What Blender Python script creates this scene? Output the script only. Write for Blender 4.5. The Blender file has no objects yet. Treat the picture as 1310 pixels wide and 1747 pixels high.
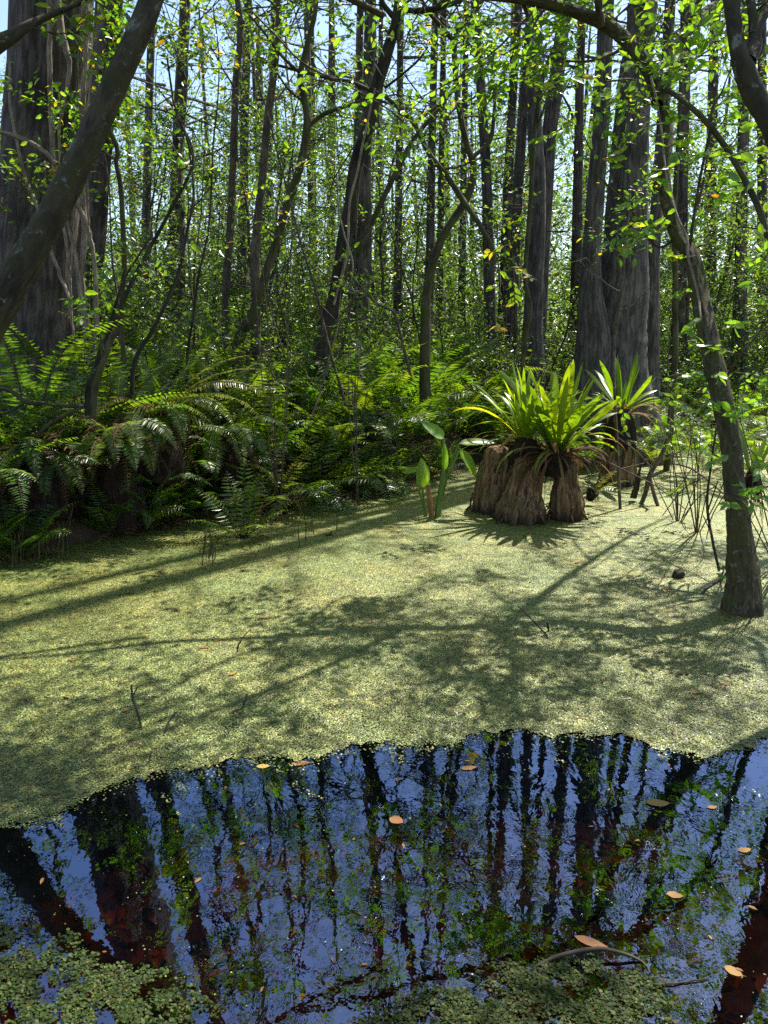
import bpy, math
import numpy as np
from mathutils import Vector

rng = np.random.RandomState(11)
PI = math.pi
scene = bpy.context.scene
COL = scene.collection

# ------------------------------------------------------------------ camera
F_PX = 1262.0
PITCH = math.radians(13)
CAM = np.array([0, 0, 2.2])
FW = np.array([0, math.cos(PITCH), -math.sin(PITCH)])
UP = np.array([0, math.sin(PITCH), math.cos(PITCH)])
RT = np.array([1.0, 0, 0])


def ray(x, y):
    return FW + (x - 655) / F_PX * RT - (y - 873.5) / F_PX * UP


def P(x, y, D):
    d = ray(x, y)
    return CAM + d * (D / d[1])


def G(x, y, z=0.0):
    d = ray(x, y)
    return CAM + d * ((CAM[2] - z) / -d[2])


cam_data = bpy.data.cameras.new('camera')
cam_data.sensor_fit = 'VERTICAL'
cam_data.sensor_height = 36
cam_data.lens = 36 * F_PX / 1747
cam_data.clip_end = 2000
cam = bpy.data.objects.new('camera', cam_data)
cam.location = CAM
cam.rotation_euler = (PI / 2 - PITCH, 0, 0)
COL.objects.link(cam)
scene.camera = cam

# ------------------------------------------------------------------ light
SUN = np.array([0.40, 0.45, 1.1])
SUN = SUN / np.linalg.norm(SUN)
sl = bpy.data.lights.new('sun', 'SUN')
sl.energy = 5.0
sl.angle = math.radians(0.5)
sl.color = (1.0, 0.95, 0.86)
so = bpy.data.objects.new('sun', sl)
so.rotation_euler = Vector(-SUN).to_track_quat('-Z', 'Y').to_euler()
so.location = (0, 0, 30)
COL.objects.link(so)
w = bpy.data.worlds.new('World')
scene.world = w
w.use_nodes = True
nt = w.node_tree
sky = nt.nodes.new('ShaderNodeTexSky')
sky.sky_type = 'NISHITA'
sky.sun_disc = False
sky.sun_elevation = math.asin(SUN[2])
sky.sun_rotation = math.atan2(SUN[0], SUN[1])
sky.air_density = 1.0
sky.dust_density = 1.0
nt.links.new(sky.outputs[0], nt.nodes['Background'].inputs[0])
nt.nodes['Background'].inputs[1].default_value = 0.10
scene.view_settings.view_transform = 'Standard'
scene.view_settings.look = 'None'
scene.view_settings.exposure = 1.45
scene.view_settings.gamma = 1
c = scene.cycles
c.max_bounces = 7
c.diffuse_bounces = 3
c.glossy_bounces = 3
c.transmission_bounces = 4
c.transparent_max_bounces = 8
c.caustics_reflective = False
c.caustics_refractive = False
c.use_denoising = False
c.sample_clamp_indirect = 6
c.sample_clamp_direct = 12


# ------------------------------------------------------------------ materials
class NB:
    def __init__(s, name):
        s.m = bpy.data.materials.new(name)
        s.m.use_nodes = True
        s.t = s.m.node_tree
        s.t.nodes.clear()
        s.out = s.t.nodes.new('ShaderNodeOutputMaterial')

    def n(s, typ, **kw):
        x = s.t.nodes.new('ShaderNode' + typ)
        for k, v in kw.items():
            setattr(x, k, v)
        return x

    def l(s, a, b):
        s.t.links.new(a, b)

    def ramp(s, fac, stops, interp='LINEAR'):
        r = s.n('ValToRGB')
        r.color_ramp.interpolation = interp
        e = r.color_ramp.elements
        while len(e) < len(stops):
            e.new(0.5)
        for i, (p, col) in enumerate(stops):
            e[i].position = p
            e[i].color = (*col, 1) if len(col) == 3 else col
        s.l(fac, r.inputs[0])
        return r.outputs[0]

    def noise(s, vec, scale, detail=4, rough=0.55, dist=0.0):
        x = s.n('TexNoise')
        x.inputs['Scale'].default_value = scale
        x.inputs['Detail'].default_value = detail
        x.inputs['Roughness'].default_value = rough
        x.inputs['Distortion'].default_value = dist
        if vec is not None:
            s.l(vec, x.inputs['Vector'])
        return x.outputs['Fac']

    def scale(s, vec, v):
        x = s.n('VectorMath', operation='MULTIPLY')
        s.l(vec, x.inputs[0])
        x.inputs[1].default_value = v
        return x.outputs[0]

    def mix(s, fac, a, b, mode='MIX'):
        x = s.n('MixRGB', blend_type=mode)
        for i, v in enumerate((fac, a, b)):
            if isinstance(v, (int, float)):
                x.inputs[i].default_value = v if i == 0 else (v, v, v, 1)
            elif isinstance(v, tuple):
                x.inputs[i].default_value = (*v, 1)
            else:
                s.l(v, x.inputs[i])
        return x.outputs[0]

    def math(s, op, a, b=0.0):
        x = s.n('Math', operation=op)
        for i, v in enumerate((a, b)):
            if isinstance(v, (int, float)):
                x.inputs[i].default_value = v
            else:
                s.l(v, x.inputs[i])
        return x.outputs[0]

    def bump(s, h, strength, dist):
        x = s.n('Bump')
        x.inputs['Strength'].default_value = strength
        x.inputs['Distance'].default_value = dist
        s.l(h, x.inputs['Height'])
        return x.outputs[0]

    def principled(s, col, rough=0.6, normal=None, spec=0.5):
        x = s.n('BsdfPrincipled')
        if isinstance(col, tuple):
            x.inputs['Base Color'].default_value = (*col, 1)
        else:
            s.l(col, x.inputs['Base Color'])
        if isinstance(rough, (int, float)):
            x.inputs['Roughness'].default_value = rough
        else:
            s.l(rough, x.inputs['Roughness'])
        x.inputs['Specular IOR Level'].default_value = spec
        if normal is not None:
            s.l(normal, x.inputs['Normal'])
        return x

    def finish(s, sh):
        s.l(sh, s.out.inputs[0])
        return s.m


def bark(name, dark, light, fib=(26, 26, 1.6), lichen=0.0, moss=0.0, mosscol=(0.05, 0.06, 0.012), bstr=0.9, bdist=0.02):
    b = NB(name)
    at = b.n('Attribute', attribute_name='bark')
    oi = b.n('ObjectInfo')
    off = b.n('VectorMath', operation='ADD')
    b.l(at.outputs['Vector'], off.inputs[0])
    cmb = b.n('CombineXYZ')
    b.l(b.math('MULTIPLY', oi.outputs['Random'], 37.0), cmb.inputs[2])
    b.l(cmb.outputs[0], off.inputs[1])
    v = off.outputs[0]
    n1 = b.noise(b.scale(v, fib), 1.0, 5, 0.6, 0.4)
    n2 = b.noise(b.scale(v, (6, 6, 3)), 1.0, 4, 0.6)
    n3 = b.noise(v, 2.2, 4, 0.6)
    hgt = b.mix(0.35, n1, n2)
    mid = tuple((a + c2) / 2 for a, c2 in zip(dark, light))
    col = b.ramp(hgt, [(0.32, tuple(x * 0.5 for x in dark)), (0.46, dark), (0.56, mid), (0.7, light)])
    col = b.mix(0.5, col, b.ramp(n3, [(0.35, (0.55, 0.55, 0.55)), (0.65, (1.35, 1.3, 1.25))]), 'MULTIPLY')
    if moss:
        nm = b.noise(v, 3.1, 5, 0.65)
        col = b.mix(b.ramp(nm, [(0.62 - 0.3 * moss, (0, 0, 0)), (0.75 - 0.2 * moss, (0.9, 0.9, 0.9))]), col, mosscol)
    if lichen:
        nl = b.noise(b.scale(v, (1, 1, 0.8)), 11.0, 7, 0.72, 0.5)
        col = b.mix(b.ramp(nl, [(0.72 - 0.14 * lichen, (0, 0, 0)), (0.82 - 0.14 * lichen, (0.8, 0.8, 0.8))]), col, (0.23, 0.235, 0.185))
    nb = b.bump(hgt, bstr, bdist)
    return b.finish(b.principled(col, 0.85, nb, 0.25).outputs[0])


def leafmat(name, stops, trans=(2.9, 3.2, 1.0), tmix=0.5, rough=0.33, spec=0.75, jitter=0.35):
    b = NB(name)
    at = b.n('Attribute', attribute_name='tint')
    oi = b.n('ObjectInfo')
    col = b.ramp(at.outputs['Fac'], stops)
    hs = b.n('HueSaturation')
    hs.inputs['Saturation'].default_value = 1.0
    b.l(b.math('ADD', b.math('MULTIPLY', oi.outputs['Random'], 0.03), 0.485), hs.inputs['Hue'])
    b.l(b.math('ADD', b.math('MULTIPLY', oi.outputs['Random'], jitter), 1 - jitter / 2), hs.inputs['Value'])
    b.l(col, hs.inputs['Color'])
    col = hs.outputs[0]
    pr = b.principled(col, rough, None, spec)
    tr = b.n('BsdfTranslucent')
    b.l(b.mix(1.0, col, trans, 'MULTIPLY'), tr.inputs[0])
    ms = b.n('MixShader')
    ms.inputs[0].default_value = tmix
    b.l(pr.outputs[0], ms.inputs[1])
    b.l(tr.outputs[0], ms.inputs[2])
    return b.finish(ms.outputs[0])


M_CYP = bark('cypress_bark', (0.052, 0.042, 0.035), (0.18, 0.148, 0.125), (19, 19, 2.6), 0.25, 0.1, (0.045, 0.042, 0.02), 1.0, 0.05)
M_CYPD = bark('hazed_cypress_bark', (0.060, 0.050, 0.043), (0.19, 0.163, 0.14), (19, 19, 2.4), 0.1, 0, bstr=1.0, bdist=0.05)  # bark colour lightened in place of haze over the background trunks
M_MOSSY = bark('mossy_bark', (0.036, 0.028, 0.016), (0.10, 0.08, 0.045), (22, 22, 8), 1.0, 0.6, (0.05, 0.046, 0.014), 0.9, 0.025)
M_DARK = bark('dark_bark', (0.03, 0.024, 0.016), (0.085, 0.068, 0.045), (18, 18, 3), 0.35, 0.25, (0.04, 0.045, 0.012), 0.9, 0.015)
M_OLIVE = bark('olive_bark', (0.05, 0.042, 0.022), (0.14, 0.12, 0.07), (16, 16, 4), 0.4, 0.6, (0.06, 0.065, 0.016), 0.8, 0.01)
M_TWIG = bark('twig_bark', (0.07, 0.055, 0.04), (0.19, 0.15, 0.11), (30, 30, 10), 0.2, 0.0)
M_VINE = bark('pale_root_bark', (0.20, 0.155, 0.12), (0.48, 0.39, 0.32), (40, 40, 8), 0.3, 0.1)
M_STEM = bark('fern_stem_skin', (0.05, 0.045, 0.015), (0.14, 0.11, 0.04), (40, 40, 10))
M_STALK = bark('green_stalk_skin', (0.10, 0.17, 0.03), (0.18, 0.27, 0.05), (60, 60, 3))
M_BROWNSTALK = bark('brown_stalk_skin', (0.20, 0.10, 0.03), (0.36, 0.20, 0.06), (60, 60, 3))
M_ROOT = bark('fibrous_root_mat', (0.018, 0.010, 0.006), (0.065, 0.036, 0.02), (60, 60, 5), 0, 0, bdist=0.04)

M_LEAF = leafmat('understory_leaf', [(0.0, (0.022, 0.042, 0.012)), (0.4, (0.048, 0.082, 0.017)), (0.8, (0.085, 0.125, 0.025)), (0.97, (0.12, 0.16, 0.025)), (1.0, (0.24, 0.17, 0.03))])
M_NEAR = leafmat('broad_leaf', [(0.0, (0.035, 0.075, 0.015)), (0.5, (0.06, 0.12, 0.02)), (0.88, (0.10, 0.165, 0.025)), (0.95, (0.2, 0.19, 0.03)), (1.0, (0.28, 0.15, 0.03))], (3.4, 3.2, 0.6), 0.5, 0.36)
M_CYPL = leafmat('cypress_needles', [(0.0, (0.05, 0.09, 0.02)), (0.6, (0.085, 0.15, 0.03)), (1.0, (0.12, 0.18, 0.04))], (3.0, 3.0, 0.9), 0.55, 0.6, 0.25)
M_FERN = leafmat('fern_leaf', [(0.0, (0.022, 0.05, 0.012)), (0.5, (0.056, 0.098, 0.018)), (0.9, (0.12, 0.15, 0.016)), (1.0, (0.16, 0.15, 0.025))], (3.7, 3.8, 0.6), 0.5, 0.36, 0.6)
M_DEADFERN = leafmat('dead_fern_leaf', [(0.0, (0.06, 0.03, 0.015)), (0.6, (0.13, 0.07, 0.03)), (1.0, (0.22, 0.13, 0.06))], (1.5, 1.2, 0.7), 0.3, 0.7, 0.2)
M_STRAP = leafmat('strap_leaf', [(0.0, (0.05, 0.11, 0.012)), (0.6, (0.085, 0.16, 0.014)), (0.9, (0.14, 0.20, 0.02)), (1.0, (0.26, 0.23, 0.03))], (2.8, 2.6, 0.4), 0.5, 0.32, 0.6)
M_FLAG = leafmat('arrowroot_leaf', [(0.0, (0.11, 0.2, 0.02)), (1.0, (0.17, 0.28, 0.02))], (3.6, 3.3, 0.4), 0.5, 0.35, 0.6)
M_FALLEN = leafmat('fallen_leaf_skin', [(0.0, (0.12, 0.05, 0.018)), (0.5, (0.19, 0.10, 0.03)), (1.0, (0.26, 0.18, 0.055))], (1.2, 1.1, 0.8), 0.12, 0.65, 0.25)
M_SPANGLE = leafmat('water_spangle_leaf', [(0.0, (0.008, 0.018, 0.003)), (0.5, (0.026, 0.048, 0.007)), (0.85, (0.06, 0.08, 0.012)), (0.93, (0.10, 0.10, 0.02)), (1.0, (0.05, 0.025, 0.01))], (2.0, 2.0, 0.4), 0.3, 0.6, 0.22)
M_FROND = leafmat('duckweed_frond', [(0.0, (0.06, 0.05, 0.02)), (0.25, (0.066, 0.084, 0.021)), (0.7, (0.138, 0.154, 0.042)), (1.0, (0.28, 0.285, 0.11))], (1.2, 1.2, 0.6), 0.12, 0.42, 0.5)


def mat_duckweed():
    b = NB('duckweed_mat')
    tc = b.n('TexCoord')
    v = tc.outputs['Object']
    vo = b.n('TexVoronoi')
    vo.inputs['Scale'].default_value = 95
    b.l(v, vo.inputs['Vector'])
    sx = b.n('SeparateColor')
    b.l(vo.outputs['Color'], sx.inputs[0])
    cell = b.ramp(sx.outputs[0], [(0.0, (0.06, 0.05, 0.02)), (0.12, (0.10, 0.10, 0.03)), (0.4, (0.16, 0.163, 0.036)), (0.75, (0.235, 0.23, 0.058)), (1.0, (0.34, 0.33, 0.12))])
    n1 = b.noise(v, 14, 6, 0.7)
    cell = b.mix(0.8, cell, b.ramp(n1, [(0.36, (0.30, 0.30, 0.24)), (0.48, (0.9, 0.92, 0.85)), (0.66, (1.2, 1.18, 1.08))]), 'MULTIPLY')
    n5 = b.noise(v, 5.0, 5, 0.65, 0.6)
    cell = b.mix(0.75, cell, b.ramp(n5, [(0.34, (0.42, 0.56, 0.4)), (0.48, (0.92, 0.97, 0.9)), (0.64, (1.2, 1.1, 0.9))]), 'MULTIPLY')
    n2 = b.noise(v, 1.1, 3, 0.5)
    cell = b.mix(0.6, cell, b.ramp(n2, [(0.35, (0.72, 0.95, 0.8)), (0.65, (1.2, 1.05, 0.8))]), 'MULTIPLY')
    n3 = b.noise(v, 42, 3, 0.6)
    cell = b.mix(b.ramp(n3, [(0.58, (0, 0, 0)), (0.66, (0.85, 0.85, 0.85))]), cell, (0.06, 0.042, 0.018))
    cell = b.mix(1.0, cell, (0.88, 0.93, 1.0), 'MULTIPLY')
    h = b.mix(0.5, vo.outputs['Distance'], n1)
    nb = b.bump(h, 0.9, 0.012)
    return b.finish(b.principled(cell, 0.38, nb, 0.5).outputs[0])


M_MAT = mat_duckweed()


def mat_water():
    b = NB('pond_water')
    tc = b.n('TexCoord')
    v = tc.outputs['Object']
    h = b.noise(b.scale(v, (1, 0.7, 1)), 5.5, 3, 0.5, 0.6)
    h2 = b.noise(v, 28, 2, 0.5)
    nb = b.bump(b.mix(0.10, h, h2), 0.06, 0.02)
    lw = b.n('Fresnel')
    lw.inputs['IOR'].default_value = 1.33
    b.l(nb, lw.inputs['Normal'])
    gl = b.n('BsdfGlossy')
    gl.inputs['Roughness'].default_value = 0.0
    gl.inputs['Color'].default_value = (0.56, 0.72, 1.08, 1)
    b.l(nb, gl.inputs['Normal'])
    tr = b.n('BsdfTransparent')
    tr.inputs[0].default_value = (0.30, 0.15, 0.06, 1)
    ms = b.n('MixShader')
    fac = b.math('MINIMUM', b.math('ADD', b.math('MULTIPLY', lw.outputs[0], 1.2), 0.175), 1.0)
    b.l(fac, ms.inputs[0])
    b.l(tr.outputs[0], ms.inputs[1])
    b.l(gl.outputs[0], ms.inputs[2])
    return b.finish(ms.outputs[0])


M_WATER = mat_water()


def mat_ground():
    b = NB('swamp_soil')
    tc = b.n('TexCoord')
    v = tc.outputs['Object']
    n1 = b.noise(v, 2.3, 6, 0.65)
    n2 = b.noise(v, 24, 5, 0.7)
    col = b.ramp(n1, [(0.3, (0.018, 0.012, 0.008)), (0.5, (0.05, 0.033, 0.02)), (0.7, (0.11, 0.07, 0.04))])
    col = b.mix(0.8, col, b.ramp(n2, [(0.35, (0.5, 0.5, 0.5)), (0.7, (1.5, 1.4, 1.2))]), 'MULTIPLY')
    return b.finish(b.principled(col, 0.9, b.bump(n2, 0.8, 0.03), 0.3).outputs[0])


M_SOIL = mat_ground()


def mat_stump():
    b = NB('weathered_stump_wood')
    at = b.n('Attribute', attribute_name='bark')
    v = at.outputs['Vector']
    tc = b.n('TexCoord')
    sep = b.n('SeparateXYZ')
    b.l(tc.outputs['Object'], sep.inputs[0])
    n1 = b.noise(b.scale(v, (26, 26, 2.2)), 1.0, 6, 0.65, 0.5)
    n2 = b.noise(v, 4.0, 4, 0.6)
    col = b.ramp(n1, [(0.34, (0.022, 0.011, 0.006)), (0.48, (0.15, 0.083, 0.040)), (0.66, (0.36, 0.22, 0.12))])
    col = b.mix(b.ramp(n2, [(0.5, (0, 0, 0)), (0.68, (0.6, 0.6, 0.6))]), col, (0.09, 0.10, 0.025))
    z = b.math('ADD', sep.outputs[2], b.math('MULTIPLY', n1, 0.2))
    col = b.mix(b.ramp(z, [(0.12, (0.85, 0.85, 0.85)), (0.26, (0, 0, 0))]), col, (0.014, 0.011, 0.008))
    return b.finish(b.principled(col, 0.85, b.bump(n1, 1.0, 0.03), 0.25).outputs[0])


M_STUMP = mat_stump()


def mat_t8():
    b = NB('wet_based_mossy_bark')
    at = b.n('Attribute', attribute_name='bark')
    v = at.outputs['Vector']
    tc = b.n('TexCoord')
    sep = b.n('SeparateXYZ')
    b.l(tc.outputs['Object'], sep.inputs[0])
    n1 = b.noise(b.scale(v, (34, 34, 8)), 1.0, 7, 0.7, 0.6)
    n2 = b.noise(v, 5.0, 5, 0.65)
    n3 = b.noise(v, 16.0, 4, 0.6)
    col = b.ramp(n1, [(0.34, (0.012, 0.009, 0.006)), (0.48, (0.055, 0.04, 0.024)), (0.68, (0.15, 0.112, 0.07))])
    up = b.ramp(b.math('ADD', sep.outputs[2], n2), [(0.9, (0, 0, 0)), (1.5, (1, 1, 1))])
    mo = b.ramp(n2, [(0.4, (0, 0, 0)), (0.6, (0.8, 0.8, 0.8))])
    col = b.mix(b.mix(1.0, up, mo, 'MULTIPLY'), col, (0.075, 0.075, 0.02))
    col = b.mix(b.ramp(n3, [(0.6, (0, 0, 0)), (0.66, (0.6, 0.6, 0.6))]), col, (0.2, 0.2, 0.145))
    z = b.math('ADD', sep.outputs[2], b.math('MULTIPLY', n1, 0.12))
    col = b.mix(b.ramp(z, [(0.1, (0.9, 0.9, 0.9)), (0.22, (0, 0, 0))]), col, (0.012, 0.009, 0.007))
    return b.finish(b.principled(col, 0.85, b.bump(n1, 1.0, 0.018), 0.25).outputs[0])


M_T8 = mat_t8()


# ------------------------------------------------------------------ mesh builder
class Mesh:
    def __init__(s):
        s.v, s.f3, s.f4, s.t, s.b, s.m3, s.m4 = [], [], [], [], [], [], []
        s.n = 0

    def add(s, v, f, tint=0.5, bk=None, mi=0):
        v = np.asarray(v, float)
        f = np.asarray(f, np.int64)
        k = len(v)
        s.v.append(v)
        s.t.append(np.broadcast_to(np.asarray(tint, float), (k,)))
        s.b.append(np.zeros((k, 3)) if bk is None else bk)
        (s.f3 if f.shape[1] == 3 else s.f4).append(f + s.n)
        (s.m3 if f.shape[1] == 3 else s.m4).append(np.full(len(f), mi, np.int32))
        s.n += k
        return s.n - k

    def more(s, f, base, mi=0):
        f = np.asarray(f, np.int64)
        (s.f3 if f.shape[1] == 3 else s.f4).append(f + base)
        (s.m3 if f.shape[1] == 3 else s.m4).append(np.full(len(f), mi, np.int32))

    def merge(s, o, mi):
        """take in another builder's shapes under material index mi"""
        s.v += o.v
        s.t += o.t
        s.b += o.b
        s.f3 += [f + s.n for f in o.f3]
        s.f4 += [f + s.n for f in o.f4]
        s.m3 += [m * 0 + mi for m in o.m3]
        s.m4 += [m * 0 + mi for m in o.m4]
        s.n += o.n
        return s

    def mesh(s, name, mats, origin=(0, 0, 0), smooth=False):
        me = bpy.data.meshes.new(name)
        v = np.concatenate(s.v) - np.asarray(origin)
        f3 = np.concatenate(s.f3) if s.f3 else np.zeros((0, 3), np.int64)
        f4 = np.concatenate(s.f4) if s.f4 else np.zeros((0, 4), np.int64)
        mi = np.concatenate(s.m3 + s.m4)
        me.vertices.add(len(v))
        me.vertices.foreach_set('co', v.astype(np.float32).ravel())
        me.loops.add(f3.size + f4.size)
        me.loops.foreach_set('vertex_index', np.concatenate([f3.ravel(), f4.ravel()]).astype(np.int32))
        me.polygons.add(len(f3) + len(f4))
        ls = np.concatenate([np.arange(len(f3)) * 3, f3.size + np.arange(len(f4)) * 4]).astype(np.int32)
        me.polygons.foreach_set('loop_start', ls)
        me.polygons.foreach_set('material_index', mi)
        me.polygons.foreach_set('use_smooth', np.full(len(mi), smooth))
        me.update(calc_edges=True)
        a = me.attributes.new('tint', 'FLOAT', 'POINT')
        a.data.foreach_set('value', np.concatenate(s.t).astype(np.float32))
        a = me.attributes.new('bark', 'FLOAT_VECTOR', 'POINT')
        a.data.foreach_set('vector', np.concatenate(s.b).astype(np.float32).ravel())
        for m in (mats if isinstance(mats, (list, tuple)) else [mats]):
            me.materials.append(m)
        return me

    def obj(s, name, mats, parent=None, origin=(0, 0, 0), smooth=False):
        o = bpy.data.objects.new(name, s.mesh(name, mats, origin, smooth))
        COL.objects.link(o)
        if parent is not None:
            o.parent = parent
        else:
            o.location = origin
        return o


def tag(o, label=None, cat=None, group=None, kind=None):
    if label:
        o['label'] = label
    if cat:
        o['category'] = cat
    if group:
        o['group'] = group
    if kind:
        o['kind'] = kind
    return o


def thing(name, label, cat, loc, group=None, rz=0.0, sc=1.0):
    o = bpy.data.objects.new(name, None)
    o.empty_display_size = 0.2
    o.location = loc
    o.rotation_euler = (0, 0, rz)
    o.scale = (sc, sc, sc)
    COL.objects.link(o)
    return tag(o, label, cat, group)


def dup(root, loc, rz=0.0, sc=1.0, label=None, group=None, tilt=(0, 0)):
    r = root.copy()
    COL.objects.link(r)
    r.location = loc
    r.rotation_euler = (tilt[0], tilt[1], rz)
    r.scale = (sc, sc, sc) if np.isscalar(sc) else sc
    if label:
        r['label'] = label
    if group:
        r['group'] = group
    for ch in list(root.children):
        c2 = ch.copy()
        COL.objects.link(c2)
        c2.parent = r
        for g in ch.children:
            d = g.copy()
            COL.objects.link(d)
            d.parent = c2
    return r


def unit(v):
    v = np.asarray(v, float)
    return v / (np.linalg.norm(v, axis=-1, keepdims=True) + 1e-12)


def smooth_path(pts, n):
    """Catmull-Rom through rows (any number of columns), n rows out."""
    p = np.asarray(pts, float)
    if len(p) == 2:
        t = np.linspace(0, 1, n)[:, None]
        return p[0] * (1 - t) + p[1] * t
    q = np.vstack([2 * p[0] - p[1], p, 2 * p[-1] - p[-2]])
    seg = len(p) - 1
    u = np.linspace(0, seg - 1e-9, n)
    i = u.astype(int)
    t = (u - i)[:, None]
    a, b_, c_, d = q[i], q[i + 1], q[i + 2], q[i + 3]
    return 0.5 * (2 * b_ + (c_ - a) * t + (2 * a - 5 * b_ + 4 * c_ - d) * t * t + (3 * b_ - a - 3 * c_ + d) * t ** 3)


def tube(M, pts, rad, seg=6, rough=0.0, mi=0, tint=0.5, flute=None, cap=False, lobes=5):
    pts = np.asarray(pts, float)
    n = len(pts)
    rad = np.broadcast_to(np.asarray(rad, float), (n,)).copy()
    tg = unit(np.gradient(pts, axis=0))
    ref = np.array([1.0, 0, 0]) if abs(tg[0][0]) < 0.8 else np.array([0, 1.0, 0])
    A = np.zeros((n, 3))
    a = ref - tg[0] * (ref @ tg[0])
    for i in range(n):
        a = a - tg[i] * (a @ tg[i])
        a = a / (np.linalg.norm(a) + 1e-12)
        A[i] = a
    B = np.cross(tg, A)
    th = np.arange(seg) / seg * 2 * PI
    s = np.concatenate([[0], np.cumsum(np.linalg.norm(np.diff(pts, axis=0), axis=1))])
    r = rad[:, None] * np.ones((1, seg))
    if rough:
        w_ = np.zeros((n, seg))
        for k, amp in ((2, 0.5), (3, 0.5), (5, 0.35), (8, 0.25), (13, 0.2)):
            f1, f2 = rng.uniform(0, 6.28, 2)
            w_ += amp * np.sin(k * th[None, :] + f1 + rng.uniform(-1, 1) * 3 * s[:, None]) * np.sin(rng.uniform(1.5, 5) * s[:, None] + f2)
        w_ += rng.uniform(-0.5, 0.5, (n, seg))
        r = r * (1 + rough * w_)
    if flute is not None:  # per-row buttress depth
        fl = np.asarray(flute)[:, None]
        ph = rng.uniform(0, 6.28)
        r = r * (1 + fl * (np.abs(np.sin(lobes * 0.5 * th[None, :] + ph + 0.4 * np.sin(th[None, :] * 2 + ph))) - 0.5))
    v = pts[:, None, :] + r[:, :, None] * (np.cos(th)[None, :, None] * A[:, None, :] + np.sin(th)[None, :, None] * B[:, None, :])
    bk = np.stack([r * np.cos(th)[None], r * np.sin(th)[None], np.repeat(s[:, None], seg, 1)], -1).reshape(-1, 3)
    i = np.arange(n - 1)[:, None] * seg
    j = np.arange(seg)[None, :]
    jn = (j + 1) % seg
    f = np.stack([i + j, i + jn, i + seg + jn, i + seg + j], -1).reshape(-1, 4)
    b0 = M.add(v.reshape(-1, 3), f, tint, bk, mi)
    if cap:
        k = M.add([pts[-1] + tg[-1] * rad[-1] * 0.3], np.zeros((0, 3), int), tint, np.array([[0, 0, s[-1]]]), mi)
        e = b0 + (n - 1) * seg
        M.more([[e + q, e + (q + 1) % seg, k] for q in range(seg)], 0, mi)


# leaf templates: (along, across, normal)
BROAD = (np.array([[0, 0, 0], [.3, 0, -.03], [.66, 0, -.03], [1, 0, -.10], [.25, .42, .03], [.62, .44, .02], [.25, -.42, .03], [.62, -.44, .02]]),
         [[0, 1, 4], [2, 3, 5], [0, 6, 1], [2, 7, 3]], [[1, 2, 5, 4], [1, 6, 7, 2]])
LANCE = (np.array([[0, 0, 0], [.3, .5, .02], [.3, -.5, .02], [.4, 0, -.05], [1, 0, -.12]]), [[0, 3, 1], [0, 2, 3], [3, 4, 1], [3, 2, 4]], None)
DIAM = (np.array([[0, 0, 0], [.45, .5, 0], [1, 0, -.06], [.45, -.5, 0]]), None, [[0, 3, 2, 1]])


def leaves(M, pos, dr, nr, length, ratio, tint, tpl=BROAD, mi=0):
    pos = np.asarray(pos, float)
    n = len(pos)
    if n == 0:
        return
    dr = unit(dr)
    nr = unit(nr - dr * (np.sum(nr * dr, 1, keepdims=True)))
    sd = np.cross(nr, dr)
    length = np.broadcast_to(np.asarray(length, float), (n,))
    T, f3, f4 = tpl
    k = len(T)
    v = pos[:, None] + length[:, None, None] * (T[None, :, 0:1] * dr[:, None] + T[None, :, 1:2] * np.asarray(ratio).reshape(-1, 1, 1) * sd[:, None] + T[None, :, 2:3] * nr[:, None])
    off = (np.arange(n) * k)[:, None, None]
    tt = np.repeat(np.broadcast_to(np.asarray(tint, float), (n,)), k)
    base = None
    if f3 is not None:
        base = M.add(v.reshape(-1, 3), (np.array(f3)[None] + off).reshape(-1, 3), tt, None, mi)
        if f4 is not None:
            M.more((np.array(f4)[None] + off).reshape(-1, 4), base, mi)
    else:
        M.add(v.reshape(-1, 3), (np.array(f4)[None] + off).reshape(-1, 4), tt, None, mi)


def rnd_dirs(n, zs=0.5, zb=0.0):
    d = rng.normal(size=(n, 3))
    d[:, 2] = d[:, 2] * zs + zb
    return unit(d)


def wander(a, d, L, n=6, wig=0.15, up=0.0):
    d = unit(d)
    pts = [np.asarray(a, float)]
    for i in range(n - 1):
        d = unit(d + rng.normal(size=3) * wig + np.array([0, 0, up]))
        pts.append(pts[-1] + d * L / (n - 1))
    return np.array(pts), d


def grow(Mw, a, d, L, r, lev, tips, nch=4, wig=0.15, up=0.04, seg=5, spread=0.9, zspread=0.5, shrink=0.55):
    """branching limb; leaf-carrying points go to tips as (pos, dir)"""
    n = 7 if lev else 5
    pts, _ = wander(a, d, L, n, wig, up)
    tube(Mw, pts, np.linspace(r, r * (0.35 if lev else 0.3), n), seg if r > 0.012 else 3)
    tg = unit(np.gradient(pts, axis=0))
    if lev == 0:
        for i in range(1, n):
            tips.append((pts[i], tg[i]))
        return
    tips.append((pts[-1], tg[-1]))
    for k in range(nch):
        t = rng.uniform(0.3, 1.0)
        i = min(int(t * (n - 1)), n - 2)
        q = pts[i] + (pts[i + 1] - pts[i]) * (t * (n - 1) - i)
        s = rng.normal(size=3) * np.array([1, 1, zspread])
        s = unit(s - tg[i] * (s @ tg[i]))
        grow(Mw, q, unit(tg[i] + s * spread), L * shrink * rng.uniform(0.7, 1.2), r * 0.45, lev - 1, tips, nch, wig, up, seg, spread, zspread, shrink)


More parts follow.
